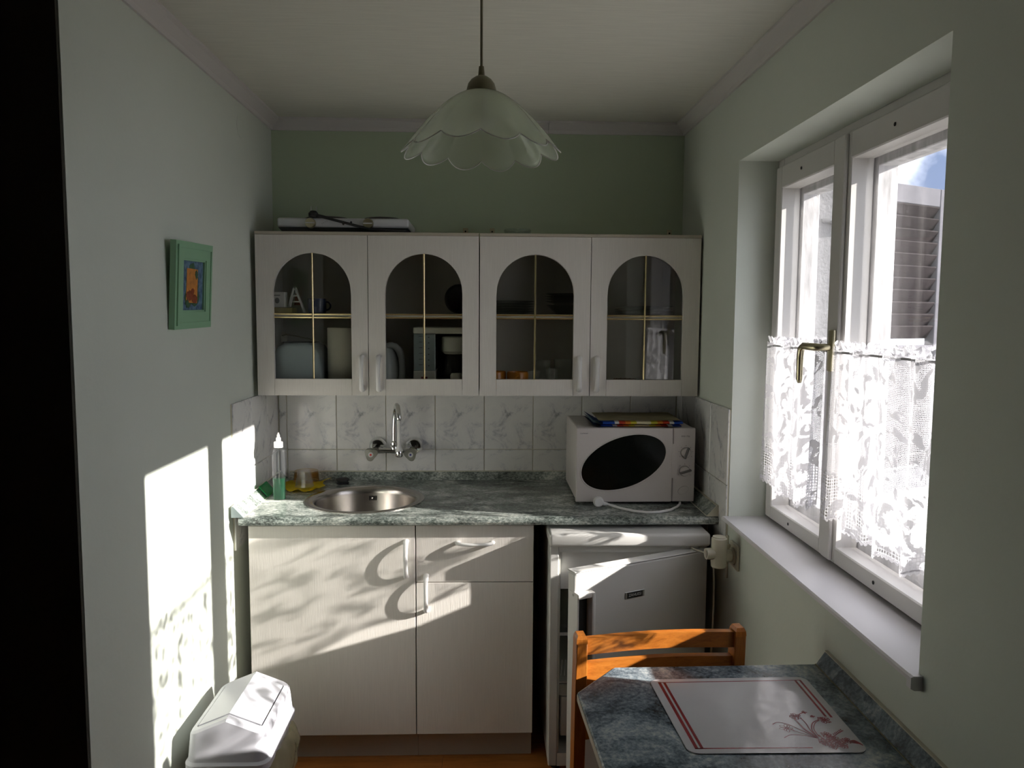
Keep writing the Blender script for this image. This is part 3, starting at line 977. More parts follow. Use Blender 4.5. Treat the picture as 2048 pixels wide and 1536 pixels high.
# coffee maker
c_ = thing('coffee_maker', (-0.17, 2.99, BZ), 'white filter coffee maker with grey water tank behind the second arched door', 'coffee maker')
x0 = -0.2705
MB().box(x0, x0 + .084, 2.925, 3.06, BZ + .0005, BZ + .068, .004, 2).box(x0 + .084, x0 + .225, 2.925, 3.06, BZ + .0005, BZ + .022, .004, 2).build('base', M['cmaker'], c_)
MB().box(x0, x0 + .225, 2.925, 3.07, BZ + .208, BZ + .232, .004, 2).build('top', M['cmaker'], c_)
MB().box(x0 + .001, x0 + .083, 2.927, 3.06, BZ + .0685, BZ + .2075, .003, 2).build('water_tank', M['cmaker_tank'], c_)
MB().box(x0 + .084, x0 + .225, 3.045, 3.07, BZ + .0225, BZ + .2075).build('back', M['slot'], c_)
for k in range(6):
    MB().box(x0 + .021, x0 + .0345, 2.9262, 2.9268, BZ + .090 + k * .0215, BZ + .0915 + k * .0215).build('level_mark', M['slot'], c_)
    MB().box(x0 + .055, x0 + .060, 2.9262, 2.9268, BZ + .086 + k * .0215, BZ + .089 + k * .0215).build('level_mark', M['slot'], c_)
MB().box(x0 + .029, x0 + .053, 2.923, 2.9252, BZ + .036, BZ + .046, .001).build('switch', M['redled'], c_)
MB().lathe([(.036, .13), (.048, .1405), (.048, .193), (.044, .197), (0, .197)], (x0 + .150, 2.985, BZ), 32, cap=False).build('filter_holder', M['cmaker'], c_, smooth=True)
jg = MB().lathe([(0, .0235), (.040, .0235), (.047, .035), (.047, .085), (.036, .115), (.036, .128), (.0345, .128), (.0345, .115), (.0455, .085), (.0455, .036), (.039, .0255), (0, .0255)], (x0 + .150, 2.985, BZ), 32).build('jug', M['grey_tank'], c_, smooth=True)
# small jar with white lid in front
q_ = thing('coffee_jar', (-0.10, 2.885, BZ), 'dark little jar with white lid in front of the coffee maker', 'jar')
MB().lathe([(0, .0005), (.022, .0005), (.024, .004), (.024, .036), (.021, .040), (0, .040)], (-0.108, 2.892, BZ), 24).build('body', M['black'], q_, smooth=True)
MB().lathe([(0, .0402), (.0225, .0402), (.0225, .054), (.018, .062), (0, .062)], (-0.108, 2.892, BZ), 24).build('lid', M['paper'], q_, smooth=True)
# spoon lying across in front of the coffee maker
sp_ = tag(MB().tube([(-.300, 2.905, BZ + .030), (-.27, 2.90, BZ + .024), (-.235, 2.892, BZ + .014), (-.21, 2.885, BZ + .004)], [.003, .0025, .0025, .004], 8).build('spoon', M['steel'], smooth=True), 'thin steel spoon leaning on the coffee maker', 'spoon')


def plates(cx, cy, z0, n, r, dz, label, group, foot=0.0):
    src = None
    for k in range(n):
        if src is None:
            src = MB().lathe([(0, 0.0004), (r * .55, 0.0004), (r * .62, .004), (r * .97, .0115), (r, .0135), (r * .97, .014), (r * .6, .007), (0, .005)], (cx, cy, z0), 48).build('plate', M['plate'], smooth=True, origin=(cx, cy, z0))
            o = src
        else:
            o = src.copy()
            COL.objects.link(o)
            o.location = (cx + random.uniform(-.002, .002), cy, z0 + k * dz)
        pos = ['lowest', 'second from below', 'third from below', 'fourth from below', 'topmost'] if n == 5 else (['lowest', 'second from below', 'third from below', 'topmost'] if n == 4 else ['lowest', 'middle', 'topmost'])
        tag(o, label + ', ' + pos[k] + ' of its stack', 'plate', group)


plates(0.098, 3.0, SZ, 5, .095, .0095, 'dark glass plate behind the third arched door', 'plates in the stack by the second door')
# bowl carrying second stack
bw = tag(MB().lathe([(0, .0005), (.04, .0005), (.045, .004), (.078, .035), (.082, .038), (.078, .038), (.042, .008), (0, .006)], (0.315, 3.0, SZ), 40).build('bowl', M['plate'], smooth=True), 'dark bowl under the plates by the cabinet divider', 'bowl')
plates(0.315, 3.0, SZ + .0385, 4, .086, .0095, 'small dark plate resting on the bowl', 'plates on the dark bowl')
plates(0.612, 2.99, SZ, 3, .114, .010, 'wide dark glass plate behind the fourth arched door', 'plates behind the fourth door')


def mug(x, y, label):
    m = thing('orange_mug', (x, y, BZ), label, 'mug', 'orange mugs behind the third door')
    MB().lathe([(0, 0.0005), (.038, 0.0005), (.040, .003), (.041, .060), (.0385, .066), (.037, .060), (.036, .006), (0, .006)], (x, y, BZ), 32).build('cup', M['orange'], m, smooth=True)
    return m


a_ = mug(0.038, 2.95, 'orange mug half hidden behind the frame of the third arched door')
b_ = mug(0.123, 2.93, 'orange mug in full view behind the third arched door')
MB().tube(arc_pts((.128, 2.888, BZ + .034), .017, PI / 2 + .2, 3 * PI / 2 - .2, 10), .004, 8).build('handle', M['orange'], b_, smooth=True)


def tumbler(x, y, z, r, h, label, group=None, inverted=False, m='clear', rb=None, facets=False, name='drinking_glass'):
    rb = rb or r * .85
    pr = [(0, .0), (rb, .0), (r, h), (r - .0018, h), (rb - .002, .006), (0, .006)]
    if inverted:
        pr = [(rr, h - hh) for rr, hh in pr][::-1]
    pr = [(rr, hh + .0005) for rr, hh in pr]
    o = MB().lathe(pr, (x, y, z), 10 if facets else 28, cap=False).build(name, M[m], smooth=not facets)
    return tag(o, label, 'glass', group)


G1 = 'tumblers behind the third door'
tumbler(0.183, 2.92, BZ, .026, .068, 'short clear tumbler right behind the brass bar of the third arched door', G1)
tumbler(0.222, 3.00, BZ, .032, .105, 'tall clear tumbler behind the short one by the brass bar', G1)
tumbler(0.252, 2.91, BZ, .026, .080, 'narrow clear tumbler in front of the two tall ones', G1)
tumbler(0.302, 2.99, BZ, .037, .110, 'widest clear tumbler, next to the cabinet divider', G1)
tumbler(0.440, 2.96, BZ, .024, .105, 'clear tumbler half hidden by the frame of the fourth arched door', 'tumblers behind the fourth door')
# small wicker basket
wk = MB()
for k in range(6):
    wk.tube(arc_pts((0.532, 2.93, BZ + .005 + k * .0062), .034 + k * .0012, 0, 2 * PI, 28, 'XY'), .0033, 6, cap=False)
for k in range(14):
    a = 2 * PI * k / 14
    wk.tube([(0.532 + .036 * math.cos(a), 2.93 + .036 * math.sin(a), BZ + .001), (0.532 + .042 * math.cos(a), 2.93 + .042 * math.sin(a), BZ + .040)], .0022, 6)
tag(wk.build('wicker_basket', M['wicker'], smooth=True), 'little brown wicker basket behind the fourth arched door', 'basket')

# ---- on top of the wall cabinets
TZ = CZ1 + 0.0125
h_ = thing('hotplate', (-0.514, 2.99, TZ), 'white portable double hotplate lying on top of the wall cabinet', 'hotplate')
MB().box(-0.752, -0.279, 2.86, 3.12, TZ + .018, TZ + .051, .008, 3).build('body', M['hob'], h_, smooth=True)
MB().prism([(-0.735, TZ + .0005), (-0.268, TZ + .0005), (-0.283, TZ + .0175), (-0.750, TZ + .0175)], 'Y', 2.868, 3.11).build('base', M['black'], h_)
for bx, br in ((-0.594, .088), (-0.388, .078)):
    bo = MB().lathe([(0, .0515), (br, .0515), (br + .003, .054), (br, .060), (br - .012, .0645), (0, .0625)], (bx, 2.985, TZ), 44).build('burner', M['castiron'], h_, smooth=True)
for kx in (-0.631, -0.424):
    kn = MB().lathe([(0, 0), (.019, 0), (.019, -.008), (.0165, -.014), (0, -.015)], (kx, 2.8595, TZ + .0315), 28, 'Y').build('knob', M['brassy'], h_, smooth=True)
    MB().box(kx - .0165, kx + .0165, 2.841, 2.8455, TZ + .0295, TZ + .0335, .001).build('grip', M['print_white'], kn)
for k in range(4):
    MB().box(-.592 + k * .006, -.589 + k * .006, 2.8585, 2.8597, TZ + .030 + k * .003, TZ + .031 + k * .003).build('mark', M['print_grey'], h_)
MB().tube([(-0.612, 2.862, TZ + .060), (-0.585, 2.853, TZ + .054), (-0.55, 2.85, TZ + .044), (-0.50, 2.849, TZ + .0315), (-0.45, 2.849, TZ + .019), (-0.40, 2.85, TZ + .0095), (-0.34, 2.853, TZ + .006), (-0.29, 2.862, TZ + .005)], [.007, .006, .005, .0048, .0048, .0048, .0048, .0048], 10).build('power_cord', M['blackrub'], h_, smooth=True)
pb = MB().lathe([(0, 0), (.012, 0), (.017, .006), (.017, .016), (.010, .024), (0, .024)], (-0.622, 2.865, TZ + .052), 20).build('plug', M['blackrub'], h_, smooth=True)
for dx in (-.0095, .0095):
    MB().cyl((-0.620 + dx, 2.865, TZ + .076), (-0.620 + dx, 2.865, TZ + .092), .0022, 10).build('pin', M['chrome'], pb, smooth=True)
MB().box(-.515, -.508, 2.842, 2.849, TZ + .024, TZ + .032, .002).build('cord_clip', M['blackrub'], h_)
MB().box(-.487, -.480, 2.842, 2.849, TZ + .030, TZ + .038, .002).build('cord_clip', M['blackrub'], h_)
# glass ashtray on top
ag = MB().lathe([(0, .0005), (.048, .0005), (.051, .003), (.051, .026), (.047, .026), (.045, .009), (0, .008)], (0.120, 2.96, TZ), 40, rfun=lambda r, h, a, i: (r, -.006 * max(0, math.cos(4 * a)) ** 8 if h > .02 else 0)).build('ashtray', M['clear'], smooth=True)
tag(ag, 'clear round glass ashtray on top of the wall cabinet', 'ashtray')

# ------------------------------------------------------------------ base cabinets, plinth
BY = 2.566


def base_cab(x0, x1, label):
    cab = thing('base_cabinet', ((x0 + x1) / 2, 2.85, 0), label, 'cabinet', 'base cabinets under the worktop')
    c = MB()
    c.box(x0, x0 + .016, BY + .019, YB - .06, .108, .852).box(x1 - .016, x1, BY + .019, YB - .06, .108, .852).box(x0 + .016, x1 - .016, BY + .019, YB - .06, .108, .124).box(x0 + .016, x1 - .016, YB - .066, YB - .06, .124, .852)
    c.build('carcass', M['door_white'], cab)
    MB().box(x0, x1, 2.628, 2.644, 0.0005, .107).build('kickboard', M['plinth'], cab)
    return cab


sc_ = base_cab(-0.791, -0.2338, 'wide white base cabinet with a single door below the sink')
d1 = MB().box(-0.790, -0.2348, BY, BY + .018, .112, .846, .001).build('door', M['door_white'], sc_)
handle_mesh(-0.2645, BY, 0.732, 0.124, False, d1)
dc_ = base_cab(-0.2322, 0.1665, 'narrow white base cabinet with drawer over door, beside the fridge')
d2 = MB().box(-0.2312, 0.1655, BY, BY + .018, .112, .6480, .001).build('door', M['door_white'], dc_)
handle_mesh(-0.1975, BY, 0.613, 0.124, False, d2)
d3 = MB().box(-0.2312, 0.1655, BY, BY + .018, .6505, .846, .001).build('drawer', M['door_white'], dc_)
handle_mesh(-0.033, BY, 0.787, 0.118, True, d3)

# ------------------------------------------------------------------ worktop with sink hole
SX, SY, SR = -0.436, 2.797, 0.196
wt_ = thing('worktop', (-0.01, 2.84, .85), 'speckled grey-green worktop with rounded front edge and matching upstands', 'worktop')
WX0, WX1, WYF, WYB = -0.812, 0.787, 2.532, YB - .0105
w = MB()
zt, zb_ = CT, CT - .030
nose = [(WYF + .028, zb_ + .001), (WYF + .010, zb_ + .001), (WYF + .003, zb_ + .005), (WYF, zb_ + .013), (WYF + .001, zt - .010), (WYF + .005, zt - .003), (WYF + .012, zt), (WYF + .028, zt)]
w.prism(nose, 'X', WX0, WX1)
h = 0.212
sx0, sx1, sy0, sy1 = SX - h, SX + h, SY - h, SY + h
w.box(WX0, sx0, WYF + .028, WYB, zb_ + .001, zt).box(sx1, WX1, WYF + .028, WYB, zb_ + .001, zt)
w.box(sx0, sx1, WYF + .028, sy0, zb_ + .001, zt).box(sx0, sx1, sy1, WYB, zb_ + .001, zt)
t = bmesh.new()
N = 64
ci, so_ = [], []
for lev in (zt, zb_ + .001):
    a_l, b_l = [], []
    for k in range(N):
        a = 2 * PI * k / N
        a_l.append(t.verts.new((SX + SR * math.cos(a), SY + SR * math.sin(a), lev)))
        q = h / max(abs(math.cos(a)), abs(math.sin(a)))
        b_l.append(t.verts.new((SX + q * math.cos(a), SY + q * math.sin(a), lev)))
    ci.append(a_l)
    so_.append(b_l)
for k in range(N):
    k2 = (k + 1) % N
    t.faces.new((ci[0][k], so_[0][k], so_[0][k2], ci[0][k2]))
    t.faces.new((ci[1][k], ci[1][k2], so_[1][k2], so_[1][k]))
    t.faces.new((ci[0][k], ci[0][k2], ci[1][k2], ci[1][k]))
w._merge(t)
w.build('slab', M['laminate'], wt_)
# upstands: slanted strips with a thin edge line and end caps
MB().prism([(WYB - .022, CT + .0005), (WYB, CT + .0005), (WYB, CT + .032), (WYB - .006, CT + .032)], 'X', WX0 + .02, WX1 - .02).build('upstand', M['laminate'], wt_)
MB().box(WX0 + .02, WX1 - .02, WYB - .007, WYB + .0, CT + .0325, CT + .0355).build('edge_strip', M['cream'], wt_)
for s, xw in ((1, XL + tile_t + .0005), (-1, XR - tile_t - .0005)):
    MB().prism([(xw + s * .038, CT + .0005), (xw, CT + .0005), (xw, CT + .034), (xw + s * .006, CT + .034)] if s > 0 else [(xw, CT + .0005), (xw - .038, CT + .0005), (xw - .006, CT + .034), (xw, CT + .034)], 'Y', WYF + .008, WYB - .001).build('upstand', M['laminate'], wt_)
    MB().prism([(xw + s * .040, CT + .0004), (xw, CT + .0004), (xw, CT + .037), (xw + s * .006, CT + .037)][::s], 'Y', WYF + .004, WYF + .0078).build('end_cap', M['cream'] if s < 0 else M['cmaker_tank'], wt_)
    MB().box(min(xw, xw + s * .007), max(xw, xw + s * .007), WYF + .008, WYB - .001, CT + .0345, CT + .037).build('edge_strip', M['cream'], wt_)
    MB().box(min(xw + s * .038, xw + s * .0405), max(xw + s * .038, xw + s * .0405), WYF + .008, WYB - .023, CT + .0003, CT + .0015).build('edge_strip', M['cream'], wt_)

# sink
s_ = thing('sink', (SX, SY, .73), 'round brushed steel sink set into the worktop', 'sink')
prof = [(.2145, .0008), (.2145, .0025), (.210, .0045), (.200, .0045), (.189, .002), (.183, -.004), (.180, -.02), (.176, -.09), (.160, -.125), (.120, -.140), (.03, -.146), (.03, -.149), (.122, -.1425), (.162, -.127), (.1785, -.09), (.1825, -.02), (.186, -.003), (.192, -.0002)]
MB().lathe([(r, z + CT) for r, z in prof], (SX, SY, 0), 72, cap=False).build('bowl', M['steel'], s_, smooth=True, angle=50)
MB().lathe([(0, CT - .152), (.029, CT - .152), (.0295, CT - .148), (.012, CT - .149), (0, CT - .149)], (SX, SY, 0), 28).build('drain', M['chrome'], s_, smooth=True)
for k in range(5):
    a = PI / 2 - 0.01 + (k - 2) * .034
    xx, yy2 = SX + .177 * math.cos(a), SY + .177 * math.sin(a)
    MB().box(xx - .0018, xx + .0018, yy2 - .002, yy2 + .002, CT - .047, CT - .029, .0012).build('overflow_slot', M['slot'], s_)
MB().lathe([(0, 0), (.004, 0), (.004, -.002), (0, -.003)], (SX + .177 * math.cos(PI / 2 - .01), SY + .1745, CT - .038), 12, 'Y').build('overflow_screw', M['chrome'], s_)
# black stopper on worktop
st = tag(MB().lathe([(0, .0005), (.024, .0005), (.026, .004), (.021, .007), (.021, .011), (.026, .014), (.026, .019), (.022, .021), (0, .020)], (-0.566, 3.062, CT), 28).build('sink_stopper', M['blackrub'], smooth=True), 'black rubber sink stopper lying on the worktop behind the sink', 'stopper')

# ------------------------------------------------------------------ faucet
f_ = thing('wall_faucet', (-0.36, YB - .01, 1.0), 'chrome wall-mounted tap with bent spout over the sink', 'tap')
yw = YB - .0098
FZ = 1.012
for fx in (-0.436, -0.288):
    MB().lathe([(0, 0), (.036, 0), (.036, -.006), (.034, -.018), (.026, -.027), (0, -.029)], (fx, yw, FZ + .010), 36, 'Y').build('flange', M['chrome'], f_, smooth=True)
    MB().lathe([(0, 0), (.014, 0), (.014, -.05), (0, -.05)], (fx, yw - .0285, FZ + .004), 20, 'Y').build('elbow', M['chrome'], f_, smooth=True)
MB().tube([(-.445, yw - .065, FZ), (-.40, yw - .066, FZ), (-.362, yw - .066, FZ), (-.32, yw - .066, FZ), (-.280, yw - .065, FZ)], [.014, .0105, .013, .0105, .014], 20).build('bar', M['chrome'], f_, smooth=True)


def tri_knob(x, dot, rot):
    pts = []
    for k in range(36):
        a = 2 * PI * k / 36
        r = .0235 + .0035 * math.cos(3 * a)
        pts.append((x + r * math.cos(a + rot), FZ - .008 + r * math.sin(a + rot)))
    k_ = MB().prism(pts, 'Y', yw - .118, yw - .086, .003, 2).build('knob', M['knobclear'], f_, smooth=True, angle=45)
    MB().lathe([(0, 0), (.010, 0), (.010, -.001), (0, -.0012)], (x, yw - .118, FZ - .008), 20, 'Y').build('disc', M['print_white'], k_)
    MB().lathe([(0, 0), (.004, 0), (.004, -.0012), (0, -.0014)], (x, yw - .1192, FZ - .008), 14, 'Y').build('dot', dot, k_)
    MB().cyl((x, yw - .0665, FZ - .004), (x, yw - .0855, FZ - .006), .009, 16).build('stem', M['chrome'], f_, smooth=True)


M['knobclear'] = clear_mat('frosted_acrylic', (0.75, 0.75, 0.70), ior=1.45, rough=0.1, haze=0.62, hazecol=(0.50, 0.50, 0.44))
tri_knob(-0.449, M['red'], 0.35)
tri_knob(-0.293, M['blue'], PI - 0.25)
MB().lathe([(0, 0), (.015, 0), (.016, .008), (.012, .016), (.0155, .020), (.0155, .030), (.010, .036), (0, .036)], (-.3625, yw - .066, FZ + .004), 24).build('collar', M['chrome'], f_, smooth=True)
spx = [(-.3625, yw - .066, FZ + .036), (-.3620, yw - .0665, FZ + .09), (-.360, yw - .069, FZ + .13), (-.356, yw - .076, FZ + .158), (-.352, yw - .088, FZ + .176), (-.347, yw - .104, FZ + .186), (-.342, yw - .120, FZ + .183), (-.338, yw - .133, FZ + .170), (-.336, yw - .139, FZ + .155), (-.335, yw - .141, FZ + .145)]
MB().tube(spx, .0100, 16).build('spout', M['chrome'], f_, smooth=True, angle=60)
MB().lathe([(0, .147), (.0095, .147), (.0105, .143), (.0105, .134), (.009, .131), (0, .131)], (-.335, yw - .141, FZ), 22).build('spout_nut', M['chrome'], f_, smooth=True)
MB().lathe([(0, .1308), (.0088, .1308), (.0088, .125), (.0078, .112), (.0072, .034), (.009, .027), (.0145, .014), (.0145, .011), (0, .011)], (-.335, yw - .141, FZ), 24).build('spray_hose', M['white_plastic'], f_, smooth=True)
MB().lathe([(0, .0108), (.0135, .0108), (.0145, .008), (.0145, -.008), (.0125, -.012), (0, -.011)], (-.335, yw - .141, FZ), 24).build('spray_head', M['chrome'], f_, smooth=True)

# ------------------------------------------------------------------ bottle, cloth, glasses
bt = thing('dish_soap_bottle', (-0.745, 2.80, CT), 'clear squeeze bottle half full of green dish soap with white cap', 'bottle')
bx_, by_ = -0.745, 2.795


def bottle_ring(r, h, a, i):
    ca, sa = abs(math.cos(a)), abs(math.sin(a))
    return r / ((ca ** 3.2 + sa ** 3.2) ** (1 / 3.2))


prof = [(0, .001), (.021, .001), (.0225, .005), (.0228, .06), (.0235, .115), (.0235, .165), (.022, .180), (.016, .190), (.013, .192)]
MB().lathe(prof, (bx_, by_, CT), 36, cap=False, rfun=bottle_ring, sx=1.0, sy=0.72).build('body', M['bottle'], bt, smooth=True)
MB().lathe([(0, .0025), (.0200, .0025), (.0212, .006), (.0216, .078), (0, .078)], (bx_, by_, CT), 36, cap=False, rfun=bottle_ring, sx=1.0, sy=0.70).build('liquid', M['green_liquid'], bt, smooth=True)
cp_ = MB().lathe([(0, .1915), (.0165, .1915), (.0165, .210), (.0145, .213), (.009, .214), (.009, .226), (.0055, .229), (.0055, .2375), (.0035, .2385), (.0025, .245), (0, .245)], (bx_, by_, CT), 28).build('cap', M['white_plastic'], bt, smooth=True, angle=40)
# green sunlight cast through the bottle, added as a tinted sheet on the upstand
gs = MB(Matrix.Translation((-0.8125, 2.86, CT + .0262)) @ Matrix.Rotation(0.845, 4, 'Y'))
gs.box(-.020, .030, -.05, .05, .001, .004, .0012)
tag(gs.build('green_light_patch', M['green_light']), 'bright green patch of sunlight through the bottle, added as a thin sheet on the upstand', 'caustic')
cl = MB()


def cloth_fn(u, v):
    cx, cy = -0.705, 2.985
    x = cx + (u - .5) * 0.165 + .012 * math.sin(v * 7)
    y = cy + (v - .5) * 0.19 + .010 * math.sin(u * 6 + 1)
    z = CT + .004 + .0035 * (1 + noise.noise(Vector((u * 5, v * 5, 3)))) + .012 * max(0, u - .75) * 4 * (0.4 + .6 * math.sin(v * 4 + 1) ** 2) + .010 * max(0, .2 - v) * 5 * math.sin(u * 9) ** 2
    return (x, y, z)


cl.grid(cloth_fn, 30, 30, thick=.0028)
tag(cl.build('yellow_cloth', M['yellow_cloth'], smooth=True), 'bright yellow cleaning cloth spread on the worktop beside the soap bottle', 'cloth')
tumbler(-0.690, 2.945, CT + .0155, .037, .062, 'clear ribbed glass turned upside down on the yellow cloth, in front', 'glasses drying on the cloth', inverted=True, rb=.024, facets=True)
tumbler(-0.705, 3.045, CT + .0155, .050, .040, 'wide amber glass bowl turned upside down on the yellow cloth', 'glasses drying on the cloth', inverted=True, rb=.046, m='amber', name='glass_bowl')

# ------------------------------------------------------------------ microwave with towel
mx0, mx1, my0, my1 = 0.3225, 0.748, 2.70, 3.06
mz0, mz1 = CT + .010, 1.158
mw = thing('microwave', (0.535, 2.88, CT), 'white microwave oven with slanted oval window at the end of the worktop', 'microwave')
MB().box(mx0 + .002, mx1 - .002, my0 + .022, my1, mz0 + .002, mz1 - .001, .006, 2).build('case', M['mw'], mw)
for fx in (mx0 + .04, mx1 - .04):
    for fy in (my0 + .05, my1 - .04):
        MB().lathe([(0, .0005), (.012, .0005), (.014, .0115), (0, .0115)], (fx, fy, CT), 16).build('foot', M['black'], mw)
# door with oval window; control panel
dx1 = 0.667
dr = MB().box(mx0, dx1, my0, my0 + .021, mz0, mz1, .004, 2).build('door', M['mw'], mw)
ocx, ocz = 0.4915, 1.0355
pts = []
for k in range(56):
    a = 2 * PI * k / 56
    u, v = .159 * math.cos(a), .091 * math.sin(a)
    r_ = 0.36
    pts.append((ocx + u * math.cos(r_) - v * math.sin(r_), ocz + u * math.sin(r_) + v * math.cos(r_)))
MB().prism(pts, 'Y', my0 - .0015, my0 + .002).build('oval_window', M['blackglass'], dr)
rim = [(x, my0 - .001, z) for x, z in pts] + [(pts[0][0], my0 - .001, pts[0][1]), (pts[1][0], my0 - .001, pts[1][1])]
MB().tube(rim, .0024, 8, cap=False).build('window_rim', M['mw'], dr, smooth=True)
pn = MB().box(dx1 + .0008, mx1, my0 + .004, my0 + .0215, mz0, mz1, .004, 2).build('control_panel', M['mw'], mw)
# door bulge that overlaps the panel
pts = [(dx1 - .004, 0.93 + .05)]
for k in range(15):
    a = -PI / 2 + PI * k / 14
    pts.append((dx1 + .003 + .018 * math.cos(a), 1.040 + .062 * math.sin(a)))
pts.append((dx1 - .004, 1.102))
MB().prism(pts, 'Y', my0 + .0005, my0 + .0035).build('door_bulge', M['mw'], dr)
for i, (kx, kz, ang) in enumerate(((0.7145, 1.070, 1.25), (0.7115, 1.0035, 0.28))):
    kn = MB().lathe([(0, 0), (.0175, 0), (.0175, -.004), (.016, -.009), (0, -.009)], (kx, my0 + .0036, kz), 32, 'Y').build('knob', M['mw'], mw, smooth=True)
    g = MB(Matrix.Translation((kx, my0 - .010, kz)) @ Matrix.Rotation(-ang, 4, 'Y'))
    g.box(-.021, .021, -.006, .0045, -.0035, .0035, .0012)
    g.build('grip', M['grip'], kn)
    rg = arc_pts((kx, my0 + .0035, kz), .0185, 0, 2 * PI, 32)
    MB().tube(rg, .0007, 6, cap=False).build('ring', M['print_grey'], kn)
    for k in range(7):
        a = -0.6 + k * 0.72
        q = (kx + .025 * math.cos(a), kz + .025 * math.sin(a))
        MB().box(q[0] - .001, q[0] + .001, my0 + .0032, my0 + .004, q[1] - .001, q[1] + .001).build('tick', M['print_grey'], kn)
rg = [(0.708 + .020 * math.cos(a) * math.cos(.5) - .013 * math.sin(a) * math.sin(.5), my0 + .0036, .934 + .020 * math.cos(a) * math.sin(.5) + .013 * math.sin(a) * math.cos(.5)) for a in [2 * PI * k / 32 for k in range(33)]]
ob_ = MB().prism([(p[0], p[2]) for p in rg[:-1]], 'Y', my0 + .0025, my0 + .0045).build('door_button', M['mw'], mw)
MB().tube(rg, .0006, 6, cap=False).build('outline', M['print_grey'], ob_)
text_mesh('lettering', 'MW 736', .0085, M['print_grey'], mw, facing_front(0.712, my0 + .0036, 1.128))
text_mesh('lettering', 'CLATRONIC', .005, M['print_grey'], mw, facing_front(0.350, my0 - .0004, 1.139))
# mains lead of the microwave
MB().tube([(0.700, 2.715, CT + .0055), (0.694, 2.69, CT + .0055), (0.675, 2.65, CT + .0055), (0.64, 2.605, CT + .0055), (0.595, 2.578, CT + .0055), (0.55, 2.572, CT + .0055), (0.51, 2.59, CT + .0055), (0.47, 2.63, CT + .006), (0.445, 2.662, CT + .008), (0.43, 2.672, CT + .010)], .0042, 10).build('power_cord', M['white_plastic'], mw, smooth=True)
pg = MB()
pg.tube([(0.432, 2.671, CT + .010), (0.418, 2.672, CT + .012)], [.0055, .0075], 12)
pg.lathe([(0, -.013), (.014, -.013), (.0185, -.007), (.0185, .006), (.014, .012), (0, .012)], (0.399, 2.668, CT + .0195), 22, 'Y')
pg.build('plug', M['white_plastic'], mw, smooth=True)

# folded towel
tw = thing('folded_towel', (0.555, 2.83, mz1), 'folded towel with blue, red and yellow stripes on top of the microwave', 'towel')


def towel_layer(z, th, y0, x0=.418, x1=.705):
    def fn(u, v):
        # v runs around a flattened loop: bottom front to back over top
        a = 2 * PI * v
        yy = y0 + .10 - .10 * math.cos(a) * (1 + .0 * u)
        zz = z + th / 2 - (th / 2) * math.copysign(abs(math.sin(a)) ** .6, math.sin(a)) + .0012 * noise.noise(Vector((u * 6, v * 6, z * 90)))
        return (x0 + (x1 - x0) * u, yy, zz)
    return fn


MB().grid(towel_layer(mz1 + .0012, .0058, 2.722, .412, .702), 40, 28, uvfn=lambda u, v: (u, v)).build('fold', M['towel'], tw, smooth=True)
MB().grid(towel_layer(mz1 + .0082, .0150, 2.715), 40, 28, uvfn=lambda u, v: (u, v)).build('fold', M['towel'], tw, smooth=True)


def towel_top(u, v):
    return (.405 + .295 * u, 2.726 + .20 * v, mz1 + .0240 + .004 * v + .0015 * noise.noise(Vector((u * 5, v * 5, 1))))


MB().grid(towel_top, 20, 14, thick=-.001).build('top_face', M['towel_top'], tw, smooth=True)
for k in range(3):
    # folded left edge curling up
    def curl(u, v, k=k):
        yy = 2.722 + .175 * v
        return (.418 - .034 * u - .012 * v, yy, mz1 + .003 + .0068 * k + (.0055 + .006 * k * .3) * u + .010 * v * u + .001)
    MB().grid(curl, 6, 10, thick=.0025).build('left_fold', M['towel_hem'] if k != 1 else M['towel_edge'], tw, smooth=True)

# ------------------------------------------------------------------ fridge
fx0, fx1, fyf, fyb = 0.216, 0.742, 2.50, 3.05
fg = thing('fridge', (0.48, 2.77, 0), 'small white fridge under the worktop with its door ajar', 'fridge')
cb = MB()
cb.box(fx0, fx0 + .030, fyf, fyb, .03, .7935, .003).box(fx1 - .030, fx1, fyf, fyb, .03, .7935, .003)
cb.box(fx0 + .030, fx1 - .030, fyf + .001, fyb, .03, .075).box(fx0 + .030, fx1 - .030, fyf + .001, fyb, .772, .7935)
cb.box(fx0 + .030, fx1 - .030, fyb - .03, fyb, .075, .772)
cb.build('body', M['fridge'], fg)
MB().box(fx0 - .004, fx1 + .004, fyf - .022, fyb, .7945, .8395, .010, 3).build('top', M['enamel'], fg, smooth=True)
ln_ = MB()
ln_.box(fx0 + .0302, fx0 + .036, fyf + .006, fyb - .031, .0755, .7715).box(fx1 - .036, fx1 - .0302, fyf + .006, fyb - .031, .0755, .7715)
ln_.box(fx0 + .036, fx1 - .036, fyb - .040, fyb - .031, .0755, .7715)
ln_.build('liner', M['fridge_in'], fg)
MB().box(fx0 + .038, fx1 - .038, fyf + .040, fyf + .052, .632, .768, .003).build('freezer_flap', M['white_plastic'], fg)
MB().box(fx0 + .038, fx1 - .038, fyf + .053, fyb - .045, .632, .640).build('freezer_floor', M['fridge_in'], fg)
MB().box(fx0 + .037, fx1 - .037, fyf + .05, fyb - .045, .470, .475).build('shelf', M['clear'], fg)
MB().box(fx0 + .037, fx1 - .037, fyf + .046, fyf + .050, .4675, .4775).build('shelf_edge', M['white_plastic'], fg)
MB().box(fx0 + .037, fx1 - .037, fyf + .046, fyb - .045, .300, .306).build('shelf', M['fridge_in'], fg)
for k in range(9):
    x = fx0 + .05 + k * .012
    MB().cyl((x, fyf + .09, .306), (x + .004, fyf + .095, .36), .0012, 6).build('rack_wire', M['white_plastic'], fg)
MB().box(fx0 + .045, fx1 - .045, fyf + .045, fyb - .07, .110, .255, .004).build('salad_drawer', M['white_plastic'], fg)
